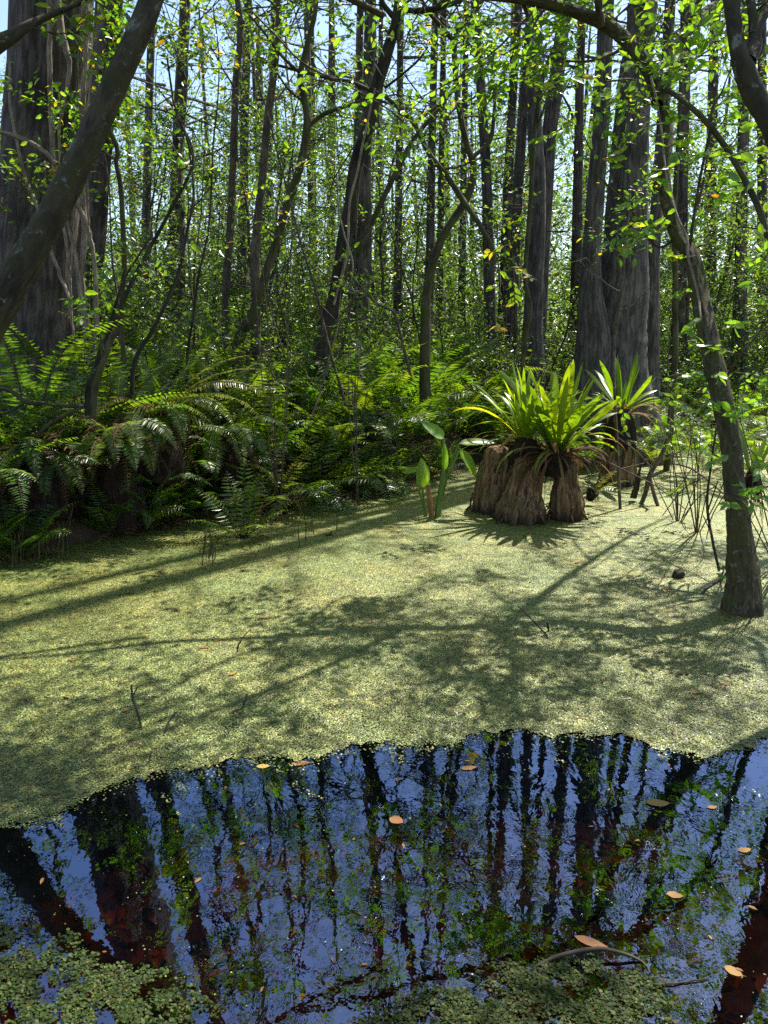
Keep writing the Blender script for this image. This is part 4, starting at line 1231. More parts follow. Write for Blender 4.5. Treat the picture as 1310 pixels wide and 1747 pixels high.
hero_fern(200, 742, 8.35, 'big fern on a brown root tussock with fronds hanging to the water, left shore',
          [(-75, 1.0, 0.6, 2.1, .45, .2), (-58, 1.05, 0.7, 2.2, .5, .15), (-100, 0.95, 0.5, 2.0, .4, -.2), (-35, 1.1, .7, 2.0, .55, .2), (-125, 1.0, .6, 2.0, .4, -.2), (-150, 1.1, .8, 1.8, .4, 0), (10, 1.35, .75, 1.5, .85, .1), (25, 1.45, .75, 1.2, .85, .05),
           (-12, 1.3, .85, 1.75, .8, 0), (60, 1.4, 1.1, 1.0, .5, .1), (100, 1.4, 1.2, 1.0, .5, 0), (150, 1.3, 1.0, 1.3, .45, 0), (180, 1.2, .8, 1.6, .4, .1)], 44, 0.135, 0.032, (0.23, 0.95), 30, 0.95)
hero_fern(270, 700, 8.8, 'tall fern with long yellow green fronds arching right over the shore',
          [(2, 1.45, .75, 1.0, .92, .0), (-8, 1.55, .7, 1.55, .95, -.05), (-15, 1.6, .55, 1.75, .95, .0), (18, 1.3, .9, .9, .9, .1), (-28, 1.3, .6, 1.9, .8, .1), (40, 1.4, 1.1, .9, .6, 0), (80, 1.4, 1.3, .8, .5, 0), (130, 1.3, 1.1, 1.1, .5, 0), (-60, 1.2, .5, 2.0, .5, .1), (-95, 1.1, .4, 1.9, .5, 0)],
          48, 0.125, 0.028, (0.22, 0.9), 26, 0.95)
hero_fern(60, 760, 7.9, 'shaded fern tussock at the left edge beside the leaning trunk',
          [(-70, .95, .6, 2.0, .3, .2), (-110, 1.0, .6, 2.0, .3, -.2), (-20, 1.1, .8, 1.6, .4, .1), (-150, 1.1, .7, 1.7, .3, 0), (40, 1.3, 1.2, 1.0, .4, 0), (90, 1.3, 1.2, .8, .4, 0), (140, 1.2, 1.0, 1.1, .4, 0), (-45, .9, .2, 1.6, .35, 0)], 40, 0.13, 0.032, (0.25, 0.8), 28, 0.9)
hero_fern(380, 740, 9.6, 'fern with glinting fronds drooping over dark roots, behind the small spiky tussock',
          [(-60, 1.1, .6, 1.8, .5, .1), (-90, 1.0, .5, 1.9, .5, 0), (-30, 1.2, .7, 1.6, .6, 0), (-130, 1.0, .6, 1.8, .4, 0), (10, 1.3, .9, 1.2, .6, 0), (60, 1.4, 1.2, .9, .6, 0), (120, 1.4, 1.2, .9, .5, 0), (170, 1.2, .9, 1.3, .5, 0)], 42, 0.14, 0.034, (0.3, 0.8), 10, 0.8)
hero_fern(415, 918, 8.2, 'small wide fern on a dark stub standing in the duckweed',
          [(-20, .72, .95, .9, .5, .0), (10, .75, 1.0, .9, .5, 0), (-60, .6, .9, 1.1, .5, 0), (-120, .62, .8, 1.1, .5, 0), (-160, .7, .8, 1.0, .5, 0), (60, .9, 1.3, .5, .55, 0), (120, .85, 1.25, .6, .5, 0), (160, .8, 1.1, .8, .5, 0), (90, .95, 1.4, .4, .55, 0)], 16, 0.165, 0.038, (0.07, 0.14), 4, 0.35)
hero_fern(540, 838, 10.0, 'broad fern spreading pale glinting leaflets at the middle of the shore',
          [(-10, 1.2, .7, .9, .55, 0), (-35, 1.1, .6, 1.0, .5, .1), (-70, 1.0, .6, 1.2, .5, 0), (-110, 1.0, .6, 1.2, .5, 0), (-150, 1.1, .6, 1.0, .5, 0), (170, 1.2, .7, .9, .5, 0), (30, 1.3, .9, .9, .55, 0), (70, 1.4, 1.2, .7, .55, 0), (110, 1.4, 1.2, .7, .55, 0), (140, 1.3, 1.0, .8, .5, 0), (5, 1.35, .45, .6, .55, 0)], 20, 0.2, 0.042, (0.18, 0.2), 8, 0.7)
hero_fern(470, 852, 9.4, 'broad fern with brownish fronds leaning left beside the middle shore',
          [(-160, 1.0, .7, .9, .5, 0), (-120, .9, .6, 1.1, .5, 0), (-80, .85, .5, 1.2, .5, 0), (-40, .95, .6, 1.1, .5, 0), (0, 1.0, .6, .9, .5, 0), (50, 1.1, 1.0, .8, .97, 0), (100, 1.2, 1.2, .7, .97, 0), (150, 1.1, .9, .8, .5, 0)], 20, 0.18, 0.04, (0.14, 0.16), 8, 0.6)
hero_fern(640, 812, 11.0, 'broad fern with a low yellowing frond reaching right at the shore end',
          [(-5, 1.1, .45, 1.0, .95, 0), (-40, 1.0, .6, 1.2, .5, 0), (-90, .9, .5, 1.3, .5, 0), (-140, 1.0, .6, 1.2, .5, 0), (20, 1.3, .8, .9, .6, 0), (70, 1.4, 1.2, .7, .6, 0), (120, 1.4, 1.1, .8, .5, 0), (175, 1.2, .8, 1.0, .5, 0)], 20, 0.2, 0.042, (0.16, 0.2), 8, 0.7)
hero_fern(620, 690, 11.6, 'upright bright fern backed by the dark central trunk',
          [(-20, 1.4, .9, 1.0, .8, 0), (-60, 1.3, .9, 1.2, .6, 0), (-110, 1.3, .9, 1.2, .6, 0), (20, 1.5, 1.1, .9, .9, 0), (60, 1.5, 1.3, .7, .7, 0), (110, 1.5, 1.3, .7, .6, 0), (160, 1.4, 1.0, 1.0, .6, 0), (200, 1.3, .8, 1.2, .6, 0)], 20, 0.22, 0.046, (0.16, 0.9), 6, 0.7)
hero_fern(35, 948, 7.4, 'tiny fern on thin stalks in the duckweed at the left edge',
          [(-20, .42, 1.1, 1.5, .6, 0), (-160, .42, 1.1, 1.5, .6, 0), (-90, .38, 1.0, 1.6, .6, 0), (80, .45, 1.3, 1.2, .6, 0)], 18, 0.06, 0.016, (0.05, 0.1), 2, 0.3)
hero_fern(1010, 838, 9.9, 'little bright green fern behind the right stump',
          [(-10, .5, .7, .9, .9, 0), (30, .5, .9, .9, .9, 0), (-50, .4, .6, 1.0, .9, 0), (160, .4, .9, .9, .9, 0)], 18, 0.09, 0.02, (0.05, 0.1), 0)

# ------------------------------------------------------------------ stumps
def stump(px, py, D, label, h, rb, rt, lean=(0, 0), lob=9):
    g = P(px, py, D)
    g[2] = 0
    root = thing('stump', label, 'stump', g, 'old stumps under the strap leaved plants')
    M = Mesh()
    n = 26
    z = np.linspace(-0.25, h, n)
    u = np.clip(z / h, 0, 1)
    pts = np.stack([g[0] + lean[0] * u, g[1] + lean[1] * u, z], -1)
    r = rt + (rb - rt) * (1 - u) ** 1.05 + 0.018 * np.sin(u * 7 + px) + rng.normal(size=n) * 0.004
    r[-1] *= 0.72
    tube(M, pts, r, 72, 0.085, flute=0.07 + 0.2 * (1 - u) ** 1.2, cap=True, lobes=lob)
    for k in range(14):  # roots and slivers at the foot
        a = rng.uniform(0, 2 * PI)
        q = np.array([g[0] + math.cos(a) * rb * 1.05, g[1] + math.sin(a) * rb * 1.05, rng.uniform(0.02, 0.2)])
        p2, _ = wander(q, [math.cos(a) * 0.7, math.sin(a) * 0.7, -0.8], rng.uniform(0.1, 0.28), 5, 0.2, -0.1)
        tube(M, p2, np.linspace(rng.uniform(0.012, 0.028), 0.006, 5), 7, 0.1)
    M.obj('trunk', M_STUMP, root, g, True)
    return root, np.array([g[0] + lean[0], g[1] + lean[1], h])


_, top1 = stump(840, 868, 9.62, 'left stump of three, half hidden and dark on its left side', 0.84, 0.28, 0.20, (0.08, 0.02), 7)
_, top2 = stump(887, 886, 9.1, 'middle stump of three, widest with deep grooves and splayed foot', 0.80, 0.30, 0.14, (0.07, 0.05), 11)
_, top3 = stump(967, 884, 9.15, 'right stump of three, narrow and draped with dead leaves', 0.74, 0.20, 0.15, (-0.05, 0.03), 8)


# ------------------------------------------------------------------ strap-leaved plants on the stumps
def strap(M, base, az, L, el0, droop, wd, tint, mi=0, curve=0.0, n=12, chan=0.22):
    s = np.linspace(0, 1, n)
    el = el0 - droop * s ** 2.0
    a = az + curve * s ** 2
    d = np.stack([np.cos(el) * np.cos(a), np.cos(el) * np.sin(a), np.sin(el)], -1)
    pts = np.vstack([[0, 0, 0], np.cumsum((d[1:] + d[:-1]) / 2 * (L / (n - 1)), 0)]) + np.asarray(base)
    sd = unit(np.stack([-np.sin(a), np.cos(a), 0 * a], -1))
    nr = np.cross(d, sd)
    tw = rng.normal() * 0.6 * s[:, None]
    sd = sd * np.cos(tw) + nr * np.sin(tw)
    nr = np.cross(d, sd)
    wp = wd * 0.5 * np.interp(s, [0, .12, .45, .75, .92, 1], [0.75, 0.72, 1.0, 0.9, 0.5, 0.03])[:, None]
    l = pts + sd * wp + nr * wp * chan * -1
    r = pts - sd * wp + nr * wp * chan * -1
    v = np.stack([l, pts, r], 1).reshape(-1, 3)
    f = []
    for i in range(n - 1):
        f += [[i * 3, i * 3 + 1, i * 3 + 4, i * 3 + 3], [i * 3 + 1, i * 3 + 2, i * 3 + 5, i * 3 + 4]]
    M.add(v, f, tint, None, mi)


def strap_plant(loc, label, nleaf, L, wd, el=(0.45, 1.45), droop=(0.2, 1.3), dead=14, skirt=0.5, az_bias=None, fine=0, root_r=0.2, root_h=0.3, tint=(.35, .85)):
    root = thing('strap_leaved_plant', label, 'plant', loc, 'strap leaved plants')
    M = Mesh()
    for k in range(nleaf):
        a = (k * 2.399) if az_bias is None else rng.normal(az_bias[0], az_bias[1])
        u = k / nleaf
        e = el[0] + (el[1] - el[0]) * u + rng.uniform(-0.12, 0.12)
        strap(M, [math.cos(a) * 0.05, math.sin(a) * 0.05, 0.02], a, L * rng.uniform(0.7, 1.1), e, rng.uniform(*droop) * (1.1 - 0.5 * u), wd * rng.uniform(0.75, 1.15), rng.uniform(*tint), 0, rng.normal() * 0.25)
    for k in range(fine):
        a = rng.uniform(0, 2 * PI)
        strap(M, [math.cos(a) * 0.06, math.sin(a) * 0.06, 0], a, L * rng.uniform(0.6, 1.0), rng.uniform(0.2, 1.3), rng.uniform(0.6, 1.8), wd * 0.35, rng.uniform(.5, .95), 0, rng.normal() * 0.5)
    M.obj('foliage', M_STRAP, root, smooth=True)
    M = Mesh()
    for k in range(dead):
        a = rng.uniform(0, 2 * PI)
        strap(M, [math.cos(a) * root_r * 0.6, math.sin(a) * root_r * 0.6, -0.02], a, skirt * rng.uniform(0.6, 1.35), rng.uniform(-0.3, 0.7), rng.uniform(1.0, 2.2), wd * rng.uniform(0.2, 0.55), rng.uniform(0.1, 1), 0, rng.normal() * 0.7, chan=0.5)
    M.obj('dead_leaves', M_DEADFERN, root, smooth=True)
    M = Mesh()
    m = 9
    pp = np.stack([np.zeros(m), np.zeros(m), np.linspace(-root_h, 0.08, m)], -1)
    tube(M, pp, root_r * np.interp(np.linspace(0, 1, m), [0, .3, .7, 1], [0.8, 1, 0.75, 0.3]), 24, 0.2, cap=True)
    for k in range(50):
        a = rng.uniform(0, 2 * PI)
        q = np.array([math.cos(a), math.sin(a), 0]) * root_r * 0.85 + [0, 0, rng.uniform(-root_h, 0)]
        pts, _ = wander(q, [math.cos(a) * .6, math.sin(a) * .6, -1], rng.uniform(0.15, 0.4), 5, 0.25, -0.3)
        tube(M, pts, np.linspace(0.005, 0.002, 5), 3)
    M.obj('root_mass', M_ROOT, root, smooth=True)
    return root


strap_plant((top3[0] - 0.12, top3[1] - 0.02, 0.86), 'large fan of wide bright leaves above the right stump', 28, 1.15, 0.12, (0.75, 1.53), (0.1, 0.8), 44, 0.66, None, 26, 0.2, 0.3)
strap_plant((top2[0] - 0.02, top2[1] + 0.1, 0.98), 'arching grassy leaved clump above the middle and left stumps', 34, 0.98, 0.055, (0.7, 1.53), (0.3, 1.4), 20, 0.45, None, 16, 0.22, 0.3, (.5, .97))
b3 = P(1062, 690, 11.5)
b3[2] = 1.15
strap_plant(tuple(b3), 'smaller strap leaved rosette on a dark leafy mound behind the right stump', 22, 0.85, 0.09, (0.3, 1.5), (0.2, 1.1), 22, 0.6, None, 8, 0.24, 0.7)
b4 = P(1290, 760, 6.6)
strap_plant(tuple(G(1315, 1000) * 0 + np.array([b4[0], b4[1], b4[2] - .25])), 'narrow leaved plant clinging to the right edge beside the pond tree', 9, 0.5, 0.06, (0.5, 1.4), (0.1, 0.8), 6, 0.35, None, 0, 0.07, 0.2)

# dark mound carrying the smaller rosette
g = np.array([b3[0], b3[1], 0])
M = Mesh()
m = 12
tube(M, np.stack([np.full(m, g[0]), np.full(m, g[1]), np.linspace(-0.3, 0.72, m)], -1), np.interp(np.linspace(0, 1, m), [0, .5, 1], [0.36, 0.27, 0.2]), 30, 0.09, flute=np.full(m, .2), cap=True, lobes=7)
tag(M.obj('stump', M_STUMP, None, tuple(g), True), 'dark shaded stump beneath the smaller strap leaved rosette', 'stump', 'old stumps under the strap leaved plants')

# ------------------------------------------------------------------ arrowroot
def arrowroot(label, px, py, D, parts):
    g = G(px, py)
    root = thing('arrowroot_plant', label, 'plant', (g[0], g[1], 0), 'arrowroots in the duckweed')
    for (kind, rows, L, wd, dr, nr, tint) in parts:
        M = Mesh()
        pth, rd = pix_path(rows, 14)
        pth[0, 2] = min(pth[0, 2], 0.0)
        tube(M, pth, rd, 8)
        st = M.obj('stalk', M_BROWNSTALK if kind == 'brown' else M_STALK, root, (g[0], g[1], 0), True)
        if L:
            M = Mesh()
            n = 14
            s = np.linspace(0, 1, n)
            d = unit(np.array(dr, float))
            nn = unit(np.array(nr, float) - d * (np.array(nr, float) @ d))
            sd = np.cross(nn, d)
            p = pth[-1] + d[None] * (s * L)[:, None] - nn[None] * (0.10 * L * s ** 2)[:, None]
            wp = wd * 0.5 * np.interp(s, [0, .06, .2, .45, .7, .88, 1], [0.02, 0.55, 0.95, 1, 0.75, 0.38, 0.0])[:, None]
            v = np.stack([p + sd * wp + nn * wp * .25, p + sd * wp * .5 + nn * wp * .1, p, p - sd * wp * .5 + nn * wp * .1, p - sd * wp + nn * wp * .25], 1).reshape(-1, 3)
            f = [[i * 5 + j, i * 5 + j + 1, i * 5 + j + 6, i * 5 + j + 5] for i in range(n - 1) for j in range(4)]
            M.add(v, f, tint)
            M.obj('leaf', M_FLAG, root, (g[0], g[1], 0), True)
    return root


arrowroot('bright green arrowroot with tall stalk and broad spread leaves, left of the stumps', 747, 880, 9.25, [
    ('green', [(746, 880, 9.25, 11), (752, 835, 9.25, 9), (757, 790, 9.25, 6), (757, 748, 9.25, 4)], 0.36, 0.17, (-0.55, 0.1, 0.45), (0.4, -0.8, 0.5), 0.2),
    ('green', [(746, 880, 9.22, 9), (754, 830, 9.2, 7), (758, 802, 9.2, 5)], 0.36, 0.10, (0.02, 0.02, 1), (0.5, -0.9, 0.1), 0.9),
    ('green', [(748, 878, 9.28, 8), (760, 820, 9.3, 6), (778, 780, 9.3, 4), (784, 768, 9.3, 3)], 0.42, 0.21, (0.5, -0.15, -0.7), (0.7, -0.6, 0.6), 0.8),
    ('green', [(748, 878, 9.3, 7), (762, 815, 9.35, 5), (783, 757, 9.4, 4)], 0.5, 0.15, (1, 0.1, 0.08), (0, -0.5, 0.9), 0.4)])
arrowroot('short arrowroot with an orange brown dying stalk, furthest left', 730, 880, 9.25, [
    ('brown', [(736, 878, 9.2, 9), (733, 850, 9.2, 9), (729, 828, 9.2, 6)], 0.30, 0.05, (-0.15, 0, 1), (0, -1, .2), 0.1),
    ('green', [(727, 880, 9.25, 5), (722, 850, 9.25, 4), (721, 832, 9.25, 3)], 0.38, 0.19, (-0.02, 0.05, 1), (0.3, -0.9, 0.2), 0.7),
    ('green', [(725, 879, 9.25, 4), (716, 840, 9.25, 3), (712, 802, 9.25, 3)], 0.2, 0.10, (-0.9, 0, -0.1), (0, -0.6, 0.8), 0.5)])

# ------------------------------------------------------------------ leafy growth in the lower right
def leafy_shrub(label, px, py, D, h, rows, leaf=0.08, n=5, group=None, name='leafy_shrub', mat=None):
    g = G(px, py) if D is None else P(px, py, D)
    g[2] = -0.1
    root = thing(name, label, 'shrub', tuple(g), group)
    Mt, Ml = Mesh(), Mesh()
    for r in rows:  # stems to sprays
        q = P(r[0], r[1], r[2])
        pth = smooth_path([g, (g + q) / 2 + rng.normal(size=3) * [0.08, 0.08, 0] + [0, 0, 0.1], q], 12)
        tube(Mt, pth, np.linspace(0.008, 0.003, 12), 5, 0.05)
    spray_set(Mt, Ml, rows, leaf)
    Mt.merge(Ml, 1).obj('foliage', [M_TWIG, mat or M_NEAR], root, tuple(g))
    return root


leafy_shrub('bright round leaved shrub growing left of the right pond tree', 1190, 905, None, 1, [(1150, 700, 7.2, 16, 28, 0), (1140, 675, 7.2, 10, 24, 0), (1175, 690, 7.1, 14, 26, 0), (1200, 705, 7.0, 16, 28, 0), (1195, 735, 7.0, 16, 24, 0), (1215, 715, 6.9, 10, 22, 0), (1130, 720, 7.2, 8, 22, 0), (1160, 655, 7.2, 8, 26, 0), (1190, 760, 7.0, 8, 20, 0)], 0.085)
leafy_shrub('shrub with pale glinting leaves in front of the right edge', 1330, 960, None, 1, [(1270, 790, 5.3, 12, 30, 0), (1292, 850, 5.2, 14, 30, 0), (1300, 780, 5.2, 10, 30, 0), (1262, 855, 5.2, 8, 22, 0), (1240, 775, 5.4, 8, 24, 0), (1305, 700, 5.3, 8, 20, 0), (1255, 690, 5.6, 7, 24, 0), (1300, 830, 5.1, 10, 25, 0)], 0.08)
leafy_shrub('sprawling twiggy shrub with small leaves right of the dead branches', 1160, 860, 9.0, 1, [(1120, 740, 9.0, 10, 30, 0), (1105, 690, 9.2, 10, 30, 0), (1150, 770, 8.8, 10, 30, 0), (1090, 730, 9.4, 8, 30, 0), (1175, 830, 8.6, 6, 26, 0), (1140, 650, 9.2, 8, 26, 0), (1200, 640, 9, 8, 30, 0), (1225, 760, 8.6, 8, 30, 0)], 0.10)
leafy_shrub('low leafy shrub on the far shore behind the right pond tree', 1260, 790, 12.5, 1, [(1240, 690, 12.4, 14, 40, 0), (1290, 700, 12.4, 14, 40, 0), (1270, 650, 12.4, 14, 40, 0), (1300, 640, 12.4, 12, 40, 0), (1215, 650, 12.4, 12, 40, 0), (1250, 730, 12.2, 10, 40, 0), (1300, 745, 12.2, 10, 36, 0)], 0.13)
leafy_shrub('tiny green sprout at the foot of the right pond tree', 1225, 985, None, 0.3, [(1227, 960, 6.3, 10, 14, 0), (1230, 980, 6.25, 8, 10, 0)], 0.05)
leafy_shrub('young maple with pale green leaves in front of the dark central trunk', 610, 700, 9.9, 1, [(612, 450, 9.6, 16, 36, .05), (600, 480, 9.6, 16, 36, .05), (630, 465, 9.6, 14, 36, .05), (585, 440, 9.7, 8, 24, 0), (620, 500, 9.6, 10, 30, .05)], 0.08)
leafy_shrub('thin shrub with yellow tinged leaves above the olive tree foot', 470, 700, 9.4, 1, [(470, 330, 9.2, 10, 36, .3), (430, 345, 9.2, 10, 36, .2), (500, 320, 9.2, 10, 36, .1), (520, 290, 9.2, 8, 30, .15), (455, 380, 9.2, 8, 30, .1), (430, 300, 9.2, 10, 30, .1)], 0.09)
leafy_shrub('large leaved shrub low against the huge left trunk', 100, 760, 8.6, 1, [(120, 510, 8.3, 8, 30, 0), (150, 520, 8.3, 8, 30, 0), (110, 540, 8.3, 6, 26, 0), (185, 505, 8.3, 8, 30, 0)], 0.13)
leafy_shrub('yellow green bush in front of the slim cypress trunks', 880, 640, 13.5, 1, [(878, 345, 13.2, 24, 30, .1), (868, 370, 13.2, 24, 30, .1), (890, 385, 13.2, 24, 30, .1), (872, 400, 13.2, 20, 30, .1), (885, 425, 13.2, 20, 30, .1), (865, 335, 13.2, 16, 24, .1), (895, 350, 13.2, 16, 24, .1)], 0.10)
for q in range(0):
    pass

# ------------------------------------------------------------------ understory shrubs and small trees
def shrub_parts(h, nst, leaf, per, ratio=0.42):
    Mb, Ml = Mesh(), Mesh()
    tips = []
    for k in range(nst):
        a = rng.uniform(0, 2 * PI)
        grow(Mb, [0.1 * math.cos(a), 0.1 * math.sin(a), -0.1], [math.cos(a) * 0.45, math.sin(a) * 0.45, 1], h * rng.uniform(0.6, 1.0), 0.016, 2, tips, 4, 0.14, 0.05, 4, 0.9, 0.5, 0.5)
    leaf_tips(Ml, tips, per, leaf, ratio, LANCE, 0.09, (0.05, 1), yellow=0.02)
    return (Mb.merge(Ml, 1).mesh('shrub_foliage', [M_TWIG, M_LEAF]),)


def small_tree_parts(h, leaf, per):
    Mt, Mb, Ml = Mesh(), Mesh(), Mesh()
    pts, _ = wander([0, 0, -0.2], [rng.normal() * 0.1, rng.normal() * 0.1, 1], h, 14, 0.09, 0.02)
    rad = np.linspace(0.055, 0.012, 14)
    tube(Mt, smooth_path(np.column_stack([pts, rad]), 40)[:, :3], np.linspace(0.055, 0.012, 40), 8, 0.05)
    tips = []
    for k in range(14):
        i = rng.randint(5, 13)
        a = rng.uniform(0, 2 * PI)
        grow(Mb, pts[i], [math.cos(a), math.sin(a), rng.uniform(0, 0.7)], rng.uniform(0.7, 1.6), 0.015, 2, tips, 4, 0.15, 0.03, 4, 0.9, 0.45, 0.5)
    leaf_tips(Ml, tips, per, leaf, 0.42, LANCE, 0.08, (0.05, 1), yellow=0.02)
    return Mt.mesh('small_tree_trunk', M_TWIG, (0, 0, 0), True), Mb.merge(Ml, 1).mesh('small_tree_crown', [M_TWIG, M_LEAF])


SHRUBS = [shrub_parts(rng.uniform(1.5, 2.2), 5, 0.085, 3) for k in range(5)]
STREES = [small_tree_parts(rng.uniform(6.0, 8.5), 0.09, 3) for k in range(5)]


def make(name, label, cat, loc, group, meshes, names, sc=1.0):
    root = thing(name, label, cat, loc, group, rng.uniform(0, 6.28), sc)
    for nm, me in zip(names, meshes):
        o = bpy.data.objects.new(nm, me)
        COL.objects.link(o)
        o.parent = root
    return root


SG = 'understory shrubs between the trunks'
done = []
for k in range(900):
    y = 11.5 + 14.5 * rng.rand() ** 1.2
    x = rng.uniform(-0.62, 0.62) * y
    if y < shore(x) + 2.6 + max(0, 1.2 - abs(x)) or any((x - a) ** 2 + (y - b_) ** 2 < (0.042 * y) ** 2 for a, b_ in done):
        continue
    done.append((x, y))
    make('shrub', 'leafy understory shrub between the trunks beyond the fern bank', 'shrub', (x, y, gz(x, y)), SG, SHRUBS[rng.randint(5)], ('foliage',), rng.uniform(0.9, 1.6))
    if len(done) >= 135:
        break
TG = 'small leafy trees between the trunks'
done = []
for k in range(400):
    y = rng.uniform(13.5, 28)
    x = rng.uniform(-0.62, 0.62) * y
    if y < shore(x) + (5.2 if -6 < x < 5 else 1.5) or any((x - a) ** 2 + (y - b_) ** 2 < (0.06 * y) ** 2 for a, b_ in done):
        continue
    done.append((x, y))
    make('small_tree', 'small leafy tree with thin stem between the cypress trunks', 'tree', (x, y, gz(x, y)), TG, STREES[rng.randint(5)], ('trunk', 'crown'), rng.uniform(0.75, 1.25))
    if len(done) >= 46:
        break

# thin bare stems standing in the undergrowth
done = []
for k in range(500):
    y = rng.uniform(9.8, 17)
    x = rng.uniform(-0.55, 0.55) * y
    if y < shore(x) + 0.4 or (1.0 < x < 3.5 and y < 13):
        continue
    done.append(x)
    root = thing('thin_sapling', 'thin dark stem rising out of the undergrowth behind the ferns', 'tree', (x, y, gz(x, y) - 0.1), 'thin stems in the undergrowth')
    M, Ml, tips = Mesh(), Mesh(), []
    pts, _ = wander([0, 0, 0], [rng.normal() * 0.26, rng.normal() * 0.15, 1], rng.uniform(3.0, 6.5), 12, 0.09, 0.01)
    r0 = rng.uniform(0.010, 0.026)
    tube(M, smooth_path(pts, 36), np.linspace(r0, r0 * 0.3, 36), 6, 0.05)
    M.obj('trunk', [M_DARK, M_TWIG, M_OLIVE][rng.randint(3)], root, smooth=True)
    M = Mesh()
    for q in range(rng.randint(3, 8)):
        i = rng.randint(3, 12)
        grow(M, pts[i], [*rng.normal(size=2), rng.uniform(0, 1.2)], rng.uniform(0.4, 1.1), 0.006, 1, tips, 3, 0.2, 0.02, 3)
    tips = [t for t in tips if rng.rand() < 0.55]
    leaf_tips(Ml, tips, 1, 0.075, 0.45, BROAD, 0.04, (0.2, 1), yellow=0.06)
    M.merge(Ml, 1).obj('crown', [M_TWIG, M_NEAR], root)
    if len(done) >= 62:
        break

# far woods
M = Mesh()
n = 400000
y = 20 + 38 * rng.rand(n) ** 1.2
x = rng.uniform(-0.75, 0.75, n) * y
cl = wob(x, y, 0.5) * 0.5 + wob(x, y, 1.3, 3) * 0.5
z = 0.36 * y * rng.rand(n) ** 1.5
z = np.where(cl + rng.normal(size=n) * 0.3 > -0.1, z, z * 0.45) + 0.1
leaves(M, np.stack([x, y, z], -1), rnd_dirs(n, 0.6), rnd_dirs(n, 0.8, 0.6), rng.uniform(0.09, 0.22, n), 0.5, rng.uniform(0.1, 0.85, n), LANCE)
for k in range(1700):  # grey twigs between the leaves
    yy = rng.uniform(17, 48)
    q = np.array([rng.uniform(-0.6, 0.62) * yy, yy, rng.uniform(1.0, 0.36 * yy)])
    d = unit(np.array([rng.normal(), rng.normal() * 0.6, rng.normal() * 0.8 + 0.35]))
    pts, _ = wander(q, d, rng.uniform(0.8, 3.2), 5, 0.22, 0.02)
    tube(M, pts, np.linspace(rng.uniform(0.008, 0.022), 0.004, 5), 3, 0, 1)
for k in range(60):
    yy = rng.uniform(28, 64)
    xx = rng.uniform(-0.72, 0.72) * yy
    h = rng.uniform(12, 20)
    lx, ly = rng.normal(size=2) * 0.5
    tube(M, np.array([[xx, yy, -0.2], [xx + lx * .4, yy + ly * .4, h * 0.45], [xx + lx, yy + ly, h]]), [rng.uniform(.12, .28), .12, .03], 6, 0, 1)
tag(M.obj('far_woods', [M_LEAF, M_CYPD]), 'mass of leafy green woods closing the view behind the swamp', 'woods', kind='stuff')

# ------------------------------------------------------------------ floating leaves, twigs, dead wood
def fallen_leaf(px, py, label, L, ratio, ang, tint, z=None, curl=0.05):
    g = G(px, py)
    L *= 0.85
    tint *= 0.8
    z = 0.014 if g[1] > edge_y(g[0]) else 0.003
    M = Mesh()
    n = 9
    s = np.linspace(-0.5, 0.5, n)
    wp = ratio * 0.5 * L * np.clip(1 - (2 * s) ** 2, 0, 1) ** 0.72 * (1 - 0.3 * s)
    wp[0] = wp[-1] = 0.0008
    ca, sa = math.cos(ang), math.sin(ang)
    rows = []
    for k in range(n):
        for q in (-1, -.5, 0, .5, 1):
            lx, ly = s[k] * L, wp[k] * q
            zz = L * curl * (abs(q) ** 2 * 0.35 * wp[k] / (wp.max() + 1e-6) + (2 * s[k]) ** 2 * 0.3) + rng.normal() * 0.0008
            rows.append([lx * ca - ly * sa, lx * sa + ly * ca, zz])
    f = [[i * 5 + j, i * 5 + j + 1, i * 5 + j + 6, i * 5 + j + 5] for i in range(n - 1) for j in range(4)]
    M.add(np.array(rows) + [g[0], g[1], z], f, tint)
    st = np.array([[g[0] + s[-1] * L * ca, g[1] + s[-1] * L * sa, z + L * curl * 0.3], [g[0] + (s[-1] + .18) * L * ca, g[1] + (s[-1] + .18) * L * sa, z + 0.004]])
    tube(M, st, [0.0018, 0.001], 4, 0, 0, tint * 0.5)
    tag(M.obj('fallen_leaf', M_FALLEN, None, (g[0], g[1], z), True), label, 'leaf', 'fallen leaves on the pond')


